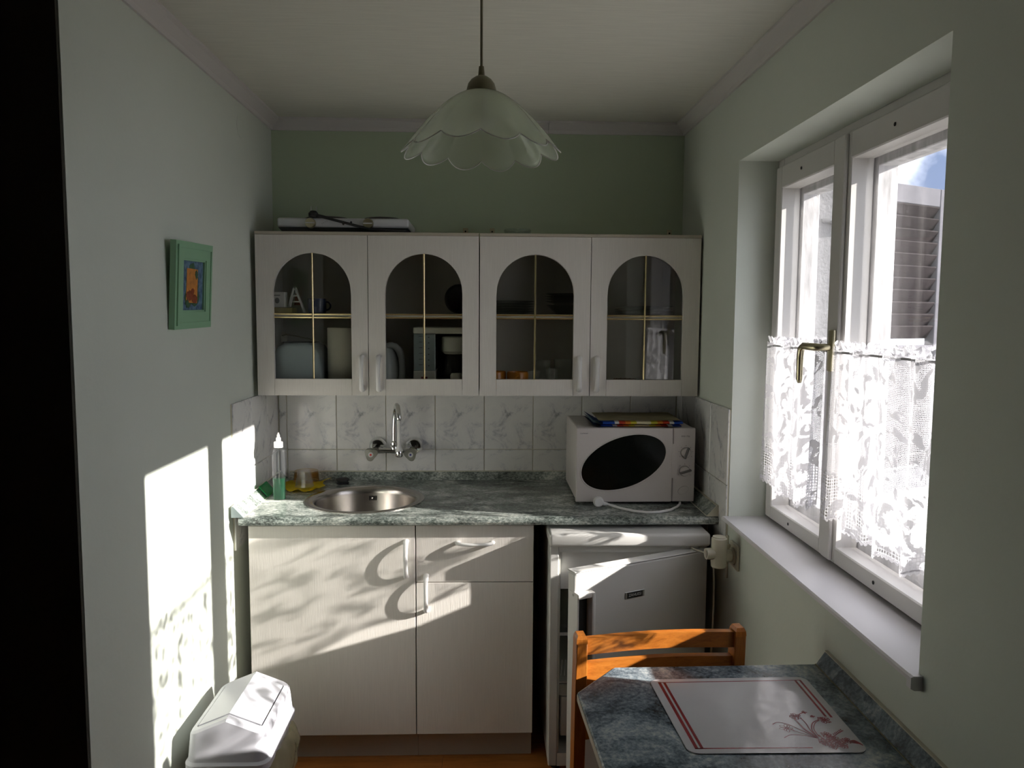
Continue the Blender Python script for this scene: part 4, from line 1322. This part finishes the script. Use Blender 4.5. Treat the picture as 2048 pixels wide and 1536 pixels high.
MB().box(fx0 + .040, fx1 - .040, fyf + .040, fyf + .045, .258, .298, .002).build('drawer_lid', M['fridge_in'], fg)
for fx in (fx0 + .03, fx1 - .03):
    MB().lathe([(0, .0005), (.016, .0005), (.016, .029), (0, .029)], (fx, fyf + .05, 0), 16).build('foot', M['black'], fg)
# door, hinged on the window side, ajar
DW = 0.524
ang = math.atan2(2.268 - 2.492, 0.283 - 0.742)     # direction from hinge to free edge
hinge = Vector((0.742, 2.494, 0))
dxv = Vector((math.cos(ang), math.sin(ang), 0))
# local frame: +X = from hinge to free edge, +Y = inward (towards the cabinet)
inn = Vector((0, 0, 1)).cross(dxv) * -1
Md = Matrix(((dxv.x, inn.x, 0, hinge.x), (dxv.y, inn.y, 0, hinge.y), (0, 0, 1, 0), (0, 0, 0, 1)))
dd = MB(Md).box(0.0, DW, 0.0, 0.040, .078, .779, .006, 2).build('door', M['fridge'], fg)
MB(Md).box(.012, DW - .012, .0405, .050, .092, .765, .004).build('gasket', M['white_plastic'], dd)
MB(Md).box(-.001, DW + .001, -.0012, .041, .7795, .7835, .0015).build('top_cap', M['enamel'], dd)
MB(Md).box(.03, DW - .03, .0505, .085, .14, .21, .004).box(.03, DW - .03, .0505, .085, .42, .47, .004).build('door_rack', M['fridge_in'], dd)
# loop handle at the free edge
hh = MB(Md)
hh.box(DW - .050, DW + .002, -.026, -.0005, .705, .722, .005, 2)
hh.box(DW - .060, DW - .046, -.028, -.0005, .46, .722, .005, 2)
hh.box(DW - .050, DW + .002, -.026, -.0005, .46, .477, .005, 2)
hh.box(DW - .003, DW + .0025, -.022, .030, .46, .722, .0015)
hh.build('handle', M['enamel'], dd, smooth=True)
MB(Md).box(DW - .044, DW - .006, -.0012, -.0004, .480, .703).build('handle_shade', M['slot'], dd)  # shade inside the handle loop put in as a flat dark sheet
MB(Md).lathe([(0, 0), (.0045, 0), (.0045, .001), (0, .001)], (DW + .0026, .004, .713), 16, 'X').build('handle_screw', M['silver'], dd)
bd = MB(Md).box(.262, .338, -.0022, -.0003, .668, .690, .0008).build('badge', M['silver'], dd)
MB(Md).box(.270, .330, -.0030, -.0023, .670, .688).build('badge_field', M['black'], dd)
# lettering: reads along -local X
Mt = Matrix(((-dxv.x, 0, -inn.x, 0), (-dxv.y, 0, -inn.y, 0), (0, 1, 0, 0), (0, 0, 0, 1)))
pc = Md @ Vector((.300, -.0034, .679))
Mt.translation = pc
text_mesh('lettering', 'ZANUSSI', .0125, M['print_white'], fg, Mt)
# its mains lead, loose over the door corner
wire = [(0.70, 2.560, .7835), (0.684, 2.512, .7875), (0.690, 2.472, .789), (0.715, 2.450, .785), (0.736, 2.446, .768), (0.748, 2.449, .73), (0.752, 2.453, .68), (0.753, 2.453, .60), (0.752, 2.453, .50), (0.748, 2.456, .40), (0.75, 2.47, .30)]
MB().tube(wire, .0032, 8).build('power_cord', M['cream'], fg, smooth=True)

# ------------------------------------------------------------------ socket with adapter on the window wall
so1 = thing('wall_socket', (XR, 2.37, .80), 'cream square wall socket under the window sill', 'socket')
MB().box(XR - .009, XR - .0005, 2.335, 2.415, .758, .838, .003, 2).build('plate', M['cream'], so1)
MB().lathe([(0, 0), (.027, 0), (.027, -.006), (.024, -.009), (0, -.009)], (XR - .0092, 2.372, .798), 30, 'X').build('insert', M['cream'], so1, smooth=True)
ad = thing('socket_adapter', (0.745, 2.36, .81), 'cream cross-shaped plug adapter pushed into the wall socket', 'adapter')
MB().lathe([(0, -.046), (.021, -.046), (.024, -.043), (.024, .046), (.020, .049), (.020, .052), (0, .052)], (XR - .062, 2.352, .815), 28).build('body', M['cream'], ad, smooth=True)
MB().tube([(XR - .062, 2.352, .805), (XR - .030, 2.364, .801), (XR - .0185, 2.370, .799)], [.020, .019, .019], 22).build('neck', M['cream'], ad, smooth=True)
MB().tube([(XR - .080, 2.350, .813), (XR - .104, 2.347, .813)], [.0185, .0175], 24).build('outlet', M['cream'], ad, smooth=True)
MB().lathe([(0, 0), (.012, 0), (.012, -.0012), (0, -.0012)], (XR - .1045, 2.347, .813), 18, 'X').build('outlet_face', M['plinth'], ad)
MB().box(XR - .030, XR - .014, 2.384, 2.392, .79, .832, .002).build('earth_clip', M['cream'], ad)
# narrow cable duct down the edge of the tiles
structure(MB().box(XR - .006, XR - .0003, 2.446, 2.461, .70, .842, .001).build('trim_5', M['cream']))

# ------------------------------------------------------------------ dining table and placemat
tb = thing('dining_table', (0.49, 1.35, 0), 'blue-grey speckled dining table with cut corners fixed against the window wall', 'table')
TZ0, TZ1 = .732, .750
top = [(0.199, 1.586), (0.297, 1.704), (0.7935, 1.712), (0.7935, 0.92), (0.325, 0.92), (0.225, 1.03)]
MB().prism(top, 'Z', TZ0, TZ1, .003, 1).build('tabletop', M['laminate_t'], tb)
# pale edge band around the free edges
for (p, q) in (((0.199, 1.586), (0.297, 1.704)), ((0.297, 1.704), (0.7935, 1.712)), ((0.225, 1.03), (0.199, 1.586)), ((0.325, 0.92), (0.225, 1.03)), ((0.7935, .92), (.325, .92))):
    p, q = Vector((p[0], p[1], 0)), Vector((q[0], q[1], 0))
    d = (q - p).normalized()
    nn = Vector((-d.y, d.x, 0))
    a, b = p + d * .003, q - d * .003
    if nn.dot(p - Vector((.5, 1.3, 0))) < 0:
        nn = -nn
    MB().prism([(v.x, v.y) for v in (a + nn * .0002, b + nn * .0002, b + nn * .0016, a + nn * .0016)], 'Z', TZ0 + .001, TZ1 - .0025).build('edge_band', M['plinth'], tb)
MB().prism([(XR - .028, TZ1 + .0005), (XR - .001, TZ1 + .0005), (XR - .001, TZ1 + .030), (XR - .008, TZ1 + .030)], 'Y', 0.925, 1.708).build('upstand', M['laminate_t'], tb)
MB().box(XR - .0085, XR - .0008, 0.925, 1.708, TZ1 + .0305, TZ1 + .0335).build('edge_strip', M['cream'], tb)
MB().box(XR - .0305, XR - .0283, 0.925, 1.708, TZ1 + .0003, TZ1 + .0018).build('edge_strip', M['khaki'], tb)
MB().cyl((0.33, 1.30, .012), (0.33, 1.30, TZ0 - .001), .022, 24).build('leg', M['white_plastic'], tb, smooth=True)
MB().lathe([(0, .0005), (.09, .0005), (.085, .008), (.03, .0115), (0, .0115)], (0.33, 1.30, 0), 32).build('leg_plate', M['white_plastic'], tb, smooth=True)
MB().box(XR - .03, XR - .001, 1.0, 1.65, .66, .717).build('wall_batten', M['plinth'], tb)

pmx = [(0.3605, 1.637), (0.7165, 1.643), (0.7145, 1.342), (0.374, 1.346)]


def mat_pt(u, v, z=0.0):
    """u 0..1 from the free side to the wall, v 0..1 from near to far"""
    a = Vector(pmx[3]).lerp(Vector(pmx[2]), u)
    b = Vector(pmx[0]).lerp(Vector(pmx[1]), u)
    p = a.lerp(b, v)
    return Vector((p.x, p.y, TZ1 + z))


pm = thing('placemat', (0.54, 1.49, TZ1), 'glossy white placemat with red double lines and a red flower print', 'placemat')
out = []
cr = .07
for (cu, cv, a0) in ((1 - cr, 1 - cr, 0), (cr, 1 - cr, PI / 2), (cr, cr, PI), (1 - cr, cr, 1.5 * PI)):
    for k in range(9):
        a = a0 + PI / 2 * k / 8
        p = mat_pt(cu + cr * .9 * math.cos(a), cv + cr * math.sin(a))
        out.append((p.x, p.y))
MB().prism(out, 'Z', TZ1 + .0005, TZ1 + .0022).build('sheet', M['placemat'], pm)
PZ = .00235


def ribbon(b, pts, w, z=PZ):
    """flat printed stroke: pts in (u,v) of the mat; w in metres (or list)"""
    P = [mat_pt(u, v, z) for u, v in pts]
    n = len(P)
    ws = w if isinstance(w, (list, tuple)) else [w] * n
    L_, R2 = [], []
    for i in range(n):
        d = (P[min(i + 1, n - 1)] - P[max(i - 1, 0)])
        if d.length < 1e-9:
            d = Vector((1, 0, 0))
        d.normalize()
        s = Vector((-d.y, d.x, 0)) * ws[i] / 2
        L_.append(b.bm.verts.new(P[i] + s))
        R2.append(b.bm.verts.new(P[i] - s))
    for i in range(n - 1):
        b.bm.faces.new((L_[i], L_[i + 1], R2[i + 1], R2[i]))


# border lines
b = MB()
ribbon(b, [(.062, .955), (.062, .05)], .0066)
b.build('printed_line', M['red_print'], pm)
b = MB()
ribbon(b, [(.092, .945), (.092, .05)], .0058)
b.build('printed_line', M['red_print'], pm)
b = MB()
ribbon(b, [(.945, .945), (.945, .415)], .0048)
b.build('printed_line', M['red_print'], pm)
b = MB()
ribbon(b, [(.915, .945), (.915, .425)], .0048)
b.build('printed_line', M['red_print'], pm)
b = MB()
ribbon(b, [(.055, .947), (.95, .947)], .0030)
b.build('printed_line', M['red_print'], pm)
b = MB()
ribbon(b, [(.055, .055), (.70, .055)], .0034)
b.build('printed_line', M['red_print'], pm)
# flower print in the wall-side near corner
b = MB()
fr_rng = random.Random(5)


def stroke(*pts, w=.0016):
    # smooth through points
    P = [Vector((p[0] - .028, p[1], 0)) for p in pts]
    w = w * 1.3
    o = []
    for i in range(len(P) - 1):
        p0, p1, p2, p3 = P[max(i - 1, 0)], P[i], P[i + 1], P[min(i + 2, len(P) - 1)]
        for k in range(6):
            t = k / 6
            q = .5 * ((2 * p1) + (p2 - p0) * t + (2 * p0 - 5 * p1 + 4 * p2 - p3) * t * t + (3 * p1 - p0 - 3 * p2 + p3) * t ** 3)
            o.append((q.x, q.y))
    o.append((P[-1].x, P[-1].y))
    ribbon(b, o, w, PZ + fr_rng.uniform(0, .0003))


def flower(cu, cv, r, n=9, w=.0013):
    for k in range(n):
        a = 2 * PI * k / n + fr_rng.uniform(-.2, .2)
        rr = r * fr_rng.uniform(.8, 1.1)
        e = (cu + rr * math.cos(a), cv + rr * math.sin(a) * 1.15)
        s = .35
        a1, a2 = a + .32, a - .32
        stroke((cu + .1 * rr * math.cos(a), cv + .1 * rr * math.sin(a)), (cu + rr * .7 * math.cos(a1), cv + rr * .8 * math.sin(a1)), e, (cu + rr * .7 * math.cos(a2), cv + rr * .8 * math.sin(a2)), (cu + .1 * rr * math.cos(a), cv + .1 * rr * math.sin(a)), w=w)
    stroke((cu - r * .15, cv), (cu, cv + r * .15), (cu + r * .15, cv), (cu, cv - r * .15), (cu - r * .15, cv), w=w * 1.4)


base = (.80, .16)
stroke(base, (.765, .26), (.755, .34), (.75, .42), w=.0026)
stroke(base, (.79, .26), (.795, .34), (.79, .42), w=.0018)
stroke((.80, .18), (.80, .26), (.835, .345), (.885, .385), w=.0020)
stroke((.81, .18), (.815, .27), (.85, .345), (.885, .375), w=.0014)
stroke(base, (.73, .27), (.69, .33), (.64, .36), (.60, .335), w=.0016)
stroke(base, (.71, .24), (.66, .30), w=.0012)
stroke(base, (.72, .20), (.66, .205), (.61, .17), w=.0014)
stroke((.77, .40), (.80, .46), (.83, .48), w=.0018)
flower(.765, .435, .035)
flower(.835, .485, .016, 5)
flower(.915, .385, .038, 11)
flower(.865, .43, .014, 5)
flower(.665, .285, .040, 8, .0008)
flower(.86, .205, .030, 8)
flower(.88, .145, .042, 12)
flower(.82, .115, .038, 11)
flower(.90, .085, .036, 11)
flower(.845, .07, .030, 9)
flower(.945, .13, .030, 9)
for k in range(6):
    u0 = .90 + .012 * k
    stroke((u0, .20 + .010 * k), (u0 + .004, .216 + .010 * k), w=.0014)
    stroke((u0, .20 + .010 * k), (u0 + .009, .20 + .009 * k), w=.0014)
stroke((.885, .17), (.93, .215), (.975, .25), w=.0013)
# pointed leaf
for k in range(7):
    o = k / 6 * .035
    stroke((.955, .115), (.985, .135 - o), (1.0, .115 - o * .6), (1.015 - .0, .075), w=.0020)
for k in range(26):
    u, v = .80 + fr_rng.random() * .15, .06 + fr_rng.random() * .13
    a = fr_rng.uniform(0, PI)
    stroke((u, v), (u + .018 * math.cos(a), v + .022 * math.sin(a)), w=.0016)
b.build('flower_print', M['red_print'], pm)

# ------------------------------------------------------------------ chair
ch = thing('pine_chair', (0.41, 1.60, 0), 'varnished orange pine chair pushed under the dining table', 'chair')
cang = math.radians(5.5)
Mc = Matrix.Translation((0.4110, 1.763, 0)) @ Matrix.Rotation(cang, 4, 'Z')
CW = 0.382
# local: X along the back, +Y away from the table, seat towards -Y
def post(sx):
    b = MB(Mc)
    x = sx * (CW / 2)
    t = bmesh.new()
    secs = [(0.0005, -.020), (.43, .004), (.62, -.004), (.80, -.014), (.812, -.015), (.820, -.015)]
    rings = []
    for z, dy in secs:
        wx, wy = .0135, .020
        if z > .815:
            wx, wy = .009, .014
        elif z > .805:
            wx, wy = .0125, .018
        rings.append([t.verts.new((x + a * wx, dy + c * wy, z)) for a, c in ((-1, -1), (1, -1), (1, 1), (-1, 1))])
    for a, c in zip(rings, rings[1:]):
        for k in range(4):
            t.faces.new((a[k], a[(k + 1) % 4], c[(k + 1) % 4], c[k]))
    t.faces.new(rings[0][::-1])
    t.faces.new(rings[-1])
    bmesh.ops.bevel(t, geom=[e for e in t.edges if abs(e.verts[0].co.z - e.verts[1].co.z) > .05], offset=.003, segments=2, profile=.5, affect='EDGES')
    b._merge(t)
    return b.build('back_post', M['pine_v'], ch)


post(-1)
post(1)


def rail(z0, z1, bow, dy, name='back_rail'):
    n = 16
    t = bmesh.new()
    rings = []
    hw = CW / 2 - .0138
    for i in range(n + 1):
        u = i / n
        x = -hw + 2 * hw * u
        y = dy + bow * math.sin(PI * u)
        zz0 = z0 + .004 * math.sin(PI * u)
        zz1 = z1 + .003 * math.sin(PI * u)
        rings.append([t.verts.new((x, y - .009, zz0)), t.verts.new((x, y + .009, zz0)), t.verts.new((x, y + .009, zz1)), t.verts.new((x, y - .009, zz1))])
    for a, c in zip(rings, rings[1:]):
        for k in range(4):
            t.faces.new((a[k], a[(k + 1) % 4], c[(k + 1) % 4], c[k]))
    t.faces.new(rings[0][::-1])
    t.faces.new(rings[-1])
    b = MB(Mc)
    b._merge(t)
    return b.build(name, M['pine'], ch, smooth=True)


rail(.7710, .8090, .007, -.015)
rail(.672, .7480, .007, -.010)
rail(.56, .60, .007, -.004)
MB(Mc).box(-CW / 2 - .005, CW / 2 + .005, -.40, -.018, .437, .452, .003).build('seat', M['pine'], ch)
MB(Mc).box(-CW / 2 + .014, CW / 2 - .014, -.37, -.355, .385, .4365).box(-CW / 2 + .014, CW / 2 - .014, -.016, -.002, .385, .4365).build('apron', M['pine'], ch)
for sx in (-1, 1):
    MB(Mc).box(sx * CW / 2 - .014, sx * CW / 2 + .014, -.38, -.352, .0005, .4365, .003).build('front_leg', M['pine_v'], ch)
    MB(Mc).box(sx * CW / 2 - .009, sx * CW / 2 + .009, -.350, -.03, .18, .205, .002).build('side_stretcher', M['pine'], ch)

# ------------------------------------------------------------------ waste bin with swing lid
bn = thing('waste_bin', (-0.69, 2.175, 0), 'white plastic waste bin with swing lid and crumpled bag overhang', 'bin')
bcx, bcy = -0.694, 2.165


def rr_ring(hx, hy, rad, z, n=8, cx=bcx, cy=bcy):
    o = []
    for (sx, sy, a0) in ((1, 1, 0), (-1, 1, PI / 2), (-1, -1, PI), (1, -1, 1.5 * PI)):
        for k in range(n):
            a = a0 + PI / 2 * k / (n - 1)
            o.append((cx + sx * (hx - rad) + rad * math.cos(a), cy + sy * (hy - rad) + rad * math.sin(a), z))
        if sx == sy:
            o.append((cx, cy + sy * hy, z))
    return o


def loft(b, rings, cap0=True, cap1=True, close=True):
    t = bmesh.new()
    R = [[t.verts.new(p) for p in r] for r in rings]
    n = len(R[0])
    for a, c in zip(R, R[1:]):
        for k in range(n):
            t.faces.new((a[k], a[(k + 1) % n], c[(k + 1) % n], c[k]))
    if cap0:
        t.faces.new(R[0][::-1])
    if cap1:
        t.faces.new(R[-1])
    b._merge(t)
    return b


loft(MB(), [rr_ring(.083, .128, .03, .001), rr_ring(.088, .133, .03, .03), rr_ring(.100, .148, .034, .325), rr_ring(.097, .145, .034, .325), rr_ring(.086, .131, .03, .032), rr_ring(.08, .125, .03, .005)], True, True).build('body', M['bin_white'], bn, smooth=True, angle=50)
# lid: skirt, sloping walls, gable ends with a V roof; ridge runs front to back


def lid_ring(hx, hy, rad, z_of, n=8):
    return [(x, y, z_of(x, y)) for x, y, _ in rr_ring(hx, hy, rad, 0, n)]


def roof_z(x, y):
    u = abs(x - bcx)
    return .466 - .40 * u


L0 = rr_ring(.114, .163, .032, .327)
L1 = rr_ring(.114, .163, .032, .345)
L2 = rr_ring(.108, .157, .030, .352)
L3 = lid_ring(.103, .146, .026, lambda x, y: roof_z(x, y) - .006)
L4 = lid_ring(.100, .138, .024, lambda x, y: roof_z(x, y) + .000)
L5 = lid_ring(.088, .1175, .006, lambda x, y: roof_z(x, y) + .000)
L6 = lid_ring(.087, .1165, .006, lambda x, y: roof_z(x, y) - .008)
lidm = loft(MB(), [L0, L1, L2, L3, L4, L5, L6], False, False)
lid = lidm.build('lid', M['bin_white'], bn, smooth=True, angle=32)
# swing flap: two roof panels meeting at a ridge, slightly tilted so one edge gapes
fl = MB()
zr = .466 + .002
g = .0035
for (xa, xb) in ((-.0845, 0), (0, .0845)):
    t = bmesh.new()
    zz = lambda x: zr - .40 * abs(x)
    A = [t.verts.new((bcx + x, bcy + y, zz(x))) for x, y in ((xa, -.114), (xb, -.114), (xb, .114), (xa, .114))]
    B = [t.verts.new((bcx + x, bcy + y, zz(x) - .004)) for x, y in ((xa, -.114), (xb, -.114), (xb, .114), (xa, .114))]
    t.faces.new(A)
    t.faces.new(B[::-1])
    for k in range(4):
        t.faces.new((A[k], B[k], B[(k + 1) % 4], A[(k + 1) % 4]))
    fl._merge(t)
fl.build('swing_flap', M['bin_white'], lid)
# bag bulging out below the lid
bg = MB()


def bag_fn(u, v):
    a = 2 * PI * u
    z = .335 - .26 * v
    k = math.sin(PI * min(1, v * 1.15 + .08)) ** .7
    nn = noise.noise(Vector((math.cos(a) * 2.2, math.sin(a) * 2.2, v * 3)))
    n2 = noise.noise(Vector((math.cos(a) * 7, math.sin(a) * 7, v * 7 + 5)))
    side = max(0, math.cos(a - .15))
    e = .006 + .020 * k + .020 * k * side + .012 * nn * k + .008 * n2
    ca, sa = math.cos(a), math.sin(a)
    q = 1 / (abs(ca) ** 3 + abs(sa) ** 3) ** (1 / 3)
    x = bcx + (.101 + e - .012 * v) * ca * q
    y = bcy + (.149 + e * .7 - .012 * v) * sa * q
    return (max(x, XL + .003), y, z)


bg.grid(bag_fn, 90, 26, close_u=True)
bg.build('bag', M['bag'], bn, smooth=True, angle=60)

# ------------------------------------------------------------------ small framed print
pf = thing('picture_frame', (-0.83, 2.22, 1.51), 'small pale green framed still-life print on the wall beside the cabinets', 'picture')
Mp = Matrix.Translation((XL, 2.2215, 1.512)) @ Matrix.Rotation(math.radians(3.5), 4, 'Y') @ Matrix.Rotation(math.radians(-2.5), 4, 'Z') @ Matrix.Rotation(math.radians(1.3), 4, 'X')
W2, H2 = .122, .238
xo = .007


def frame_ring(a, bq, x0, x1, name, m, par):
    q = MB(Mp)
    q.box(x0, x1, -W2 + a, W2 - a, a, bq).box(x0, x1, -W2 + a, W2 - a, H2 - bq, H2 - a)
    q.box(x0, x1, -W2 + a, -W2 + bq, bq, H2 - bq).box(x0, x1, W2 - bq, W2 - a, bq, H2 - bq)
    return q.build(name, m, par)


f1 = frame_ring(0, .010, xo, xo + .016, 'frame', M['green_frame'], pf)
frame_ring(.0101, .018, xo, xo + .020, 'moulding', M['green_frame'], f1)
frame_ring(.0181, .046, xo, xo + .0175, 'moulding', M['green_frame'], f1)
frame_ring(.0461, .051, xo, xo + .0145, 'moulding', M['green_frame'], f1)
pic = MB(Mp).box(xo, xo + .009, -W2 + .0512, W2 - .0512, .0512, H2 - .0512).build('print', M['print_blue'], pf)


def blob(cx, cz, rx, rz, x, m, ang=0, name='painted_shape', jag=.12, n=26, seed=1):
    rg = random.Random(seed)
    q = MB(Mp)
    pts = []
    for k in range(n):
        a = 2 * PI * k / n
        r = 1 + rg.uniform(-jag, jag)
        u, v = rx * r * math.cos(a), rz * r * math.sin(a)
        pts.append((cx + u * math.cos(ang) - v * math.sin(ang), cz + u * math.sin(ang) + v * math.cos(ang)))
    q.prism(pts, 'X', xo + .009, xo + .009 + x)
    return q.build(name, m, pic)


blob(0, .116, .048, .056, .0003, M['print_leaf'], jag=.25, seed=4)
MB(Mp).prism([(-.040, .072), (.034, .070), (.036, .165), (-.036, .167)], 'X', xo + .009, xo + .0095).build('painted_shape', M['print_orange'], pic)
blob(-.004, .128, .026, .030, .0008, M['print_orange'], seed=2)
blob(-.014, .092, .024, .014, .0011, M['print_rust'], seed=3)
blob(.016, .082, .018, .012, .0013, M['print_rust'], seed=6)
blob(.002, .104, .011, .008, .0015, M['print_rust'], seed=7)
blob(.026, .150, .010, .012, .0011, M['print_leaf'], jag=.3, seed=8)
blob(-.032, .070, .012, .010, .0011, M['print_leaf'], jag=.3, seed=9)

# ------------------------------------------------------------------ pendant lamp
LX, LY = -0.009, 1.55
lp = thing('pendant_lamp', (LX, LY, 1.83), 'frosted glass pendant lamp with ruffled handkerchief rim on a cord', 'lamp')
MB().cyl((LX, LY, 2.028), (LX, LY, ZC - .022), .0026, 10).build('cord', M['khaki'], lp, smooth=True)
MB().lathe([(0, ZC - .001), (.045, ZC - .001), (.043, ZC - .012), (.02, ZC - .024), (0, ZC - .025)], (LX, LY, 0), 32).build('ceiling_rose', M['khaki'], lp, smooth=True)
MB().lathe([(0, 2.031), (.005, 2.031), (.0065, 2.014), (.0075, 2.013), (.012, 2.0115), (.020, 2.006), (.026, 1.998), (.029, 1.987), (.0295, 1.9815), (0, 1.9815)], (LX, LY, 0), 32).build('cap', M['khaki'], lp, smooth=True)
sh = MB()
NF = 12


def shade_fn(u, v):
    a = 2 * PI * u
    t = v
    # bell profile
    r = .024 + .125 * (t ** 0.82) * (0.86 + .14 * t)
    z = 1.983 - .104 * (t ** 1.45) - .008 * t
    am = max(0, t - .25) / .75
    amp = .0078 * am ** 1.5
    # round lobes with pinched valleys between them
    w_ = 2 * abs(math.sin(NF * (a + PI / 2) / 2)) ** .9 - 1
    rr = r + amp * w_
    zz = z - .0088 * am ** 3 * w_ + .002 * am * math.sin(3 * a + 1)
    return (LX + rr * math.cos(a), LY + rr * math.sin(a), zz)


sh.grid(shade_fn, 288, 26, close_u=True, thick=.0022)
sh.build('shade', M['shade'], lp, smooth=True, angle=70)
MB().tube([shade_fn(k / 288, 1.0) for k in range(289)], .0010, 6, cap=False).build('rim', M['white_plastic'], lp, smooth=True)  # edge highlights put in as a thin white tube along the shade
bo_ = MB().lathe([(0, 1.981), (.013, 1.981), (.013, 1.958), (.013, 1.952), (.024, 1.935), (.027, 1.928), (.021, 1.917), (0, 1.911)], (LX, LY, 0), 28).build('bulb', M['print_white'], lp, smooth=True)

# ------------------------------------------------------------------ lace curtains on thin rods
def curtain(ya, yb, xc, label, seed):
    c = thing('lace_curtain', (xc, (ya + yb) / 2, 1.02), label, 'curtain', 'lace half curtains on the window sashes')
    rg = random.Random(seed)
    Wd = yb - ya
    nf = Wd * 26
    ph = [rg.uniform(0, 6.28) for _ in range(4)]

    def fold(u, v):
        spread = 1 - v      # 1 at top
        q = math.sin(u * nf * PI * .62 + ph[0] + .8 * math.sin(u * 5 + ph[1]))
        return q * (.008 + .013 * v) + .004 * math.sin(u * nf * PI * 1.7 + ph[2]) * (.4 + .6 * (1 - v))

    top, bot = 1.476, 1.026

    def fn(u, v):
        y = ya + Wd * u
        zb = bot + .016 * abs(math.sin(u * PI * nf * .5 + ph[3])) - .012 * math.sin(u * 4.1 + ph[1])
        z = top + (zb - top) * v
        if v < .06:
            z += .004 * math.sin(u * 90 + ph[2])
        y += .012 * (v) * math.sin(u * 7 + ph[3]) - .02 * v * (u < .5) * (0.5 - u) + .0
        return (xc - fold(u, v) - .003, y, z)
    b = MB()
    hgt = top - bot
    b.grid(fn, 150, 46, uvfn=lambda u, v: (u * Wd * 1.7 + seed * .37, (1 - v) * hgt))
    b.build('cloth', M['lace'], c, smooth=True, angle=180)
    # scalloped lower hem (separate edging band)
    h = MB()

    def hem(u, v):
        x, y, z = fn(u, 1.0)
        sc = abs(math.sin(u * Wd * 1.7 / .014 * PI))
        return (x, y, z + .004 - (.006 + .006 * sc) * v)
    h.grid(hem, 260, 2, uvfn=lambda u, v: (u * Wd * 1.7, .02 * (1 - v) + .3))
    h.build('scalloped_edging', M['lace'], c, smooth=True, angle=180)
    # ruffle above the rod
    r = MB()

    def ruf(u, v):
        y = ya + Wd * u
        am = .009 * math.sin(u * Wd * 210 + 2 * math.sin(u * 9 + ph[0]))
        return (xc - .004 + am * v, y + .003 * math.sin(u * 120), top - .006 + (.020 + .004 * math.sin(u * 160)) * v)
    r.grid(ruf, 220, 4, uvfn=lambda u, v: (u * Wd * 2.2 + .11, .3 + .03 * v))
    r.build('ruffle', M['lace'], c, smooth=True, angle=180)
    MB().tube([(xc + .001, ya - .006, top - .012), (xc + .001, yb + .006, top - .012)], .0032, 8).build('rod', M['silver'], c, smooth=True)
    return c


curtain(2.008, 2.392, 0.893, 'white lace half curtain on the far window sash by the wall cabinets', 1)
curtain(1.400, 1.938, 0.891, 'white lace half curtain on the near window sash above the dining table', 2)

# ------------------------------------------------------------------ outside: shutter, ground, pole, wires
sht = thing('window_shutter', (1.4, 2.62, .95), 'weathered grey wooden louvred shutter standing open outside the window', 'shutter')
az = math.radians(62)
ux = Vector((math.sin(az), math.cos(az), 0))
uy = Vector((-math.cos(az), math.sin(az), 0))
Hs = Vector((1.170, 2.520, 0))
Ms = Matrix(((ux.x, uy.x, 0, Hs.x), (ux.y, uy.y, 0, Hs.y), (0, 0, 1, 0), (0, 0, 0, 1)))
SW, S0, S1 = .535, .94, 2.005
MB(Ms).box(0, .048, -.018, .018, S0, S1, .002).build('stile', M['shutter_rail'], sht)
MB(Ms).box(SW - .048, SW, -.018, .018, S0, S1, .002).build('stile', M['shutter_rail'], sht)
MB(Ms).box(.0485, SW - .0485, -.017, .017, S1 - .062, S1, .002).build('top_rail', M['shutter_rail'], sht)
MB(Ms).box(.0485, SW - .0485, -.017, .017, 1.40, 1.455, .002).build('middle_rail', M['shutter_rail'], sht)
MB(Ms).box(.0485, SW - .0485, -.017, .017, S0, S0 + .07, .002).build('bottom_rail', M['shutter_rail'], sht)
src = None
z = S1 - .085
while z > S0 + .09:
    if not (1.385 < z < 1.475):
        if src is None:
            # tilted board: top edge towards the room side
            q = MB(Ms @ Matrix.Translation((0, 0, z)) @ Matrix.Rotation(math.radians(-58), 4, 'X'))
            q.box(.049, SW - .049, -.0265, .0265, -.0035, .0035, .0015)
            src = q.build('slat', M['shutter'], sht)
            so_z = z
            s_loc = Vector(src['_o'])
        else:
            inst(src, sht, s_loc + Vector((0, 0, z - so_z)))
    z -= .0418
MB(Ms).box(-.03, .0, -.006, .006, 1.83, 1.87).build('hinge', M['zinc'], sht)
MB().tube([(1.06, WY1 - .016, 1.855), (1.085, WY1 - .022, 1.855), (1.11, WY1 - .026, 1.835), (1.15, WY1 - .02, 1.83), (1.163, WY1 + .03, 1.83)], [.007, .007, .008, .009, .012], 10).build('hinge_arm', M['zinc'], sht, smooth=True)
structure(MB().box(1.0, 14.0, -8.0, 16.0, -.9, -.8).build('ground', M['concrete']))
pl = thing('utility_pole', (4.73, 9.0, -.8), 'distant grey utility pole with a small cap seen beside the shutter', 'pole')
MB().cyl((4.70, 9.0, -.799), (4.70, 9.0, 3.47), .045, 12).build('pole', M['shutter_rail'], pl, smooth=True)
MB().box(4.63, 4.79, 8.95, 9.05, 3.40, 3.50, .01).build('crossarm', M['zinc'], pl)
for zz, lab in ((3.70, 'upper dark overhead wire crossing the cloudy sky'), (3.63, 'lower dark overhead wire crossing the cloudy sky')):
    tag(MB().tube([(4.9, 9.0, zz + .03), (5.6, 9.0, zz - .045), (7.5, 9.2, zz - .12), (10.0, 9.5, zz + .1)], .007, 6).build('overhead_wire', M['slot']), lab, 'wire')
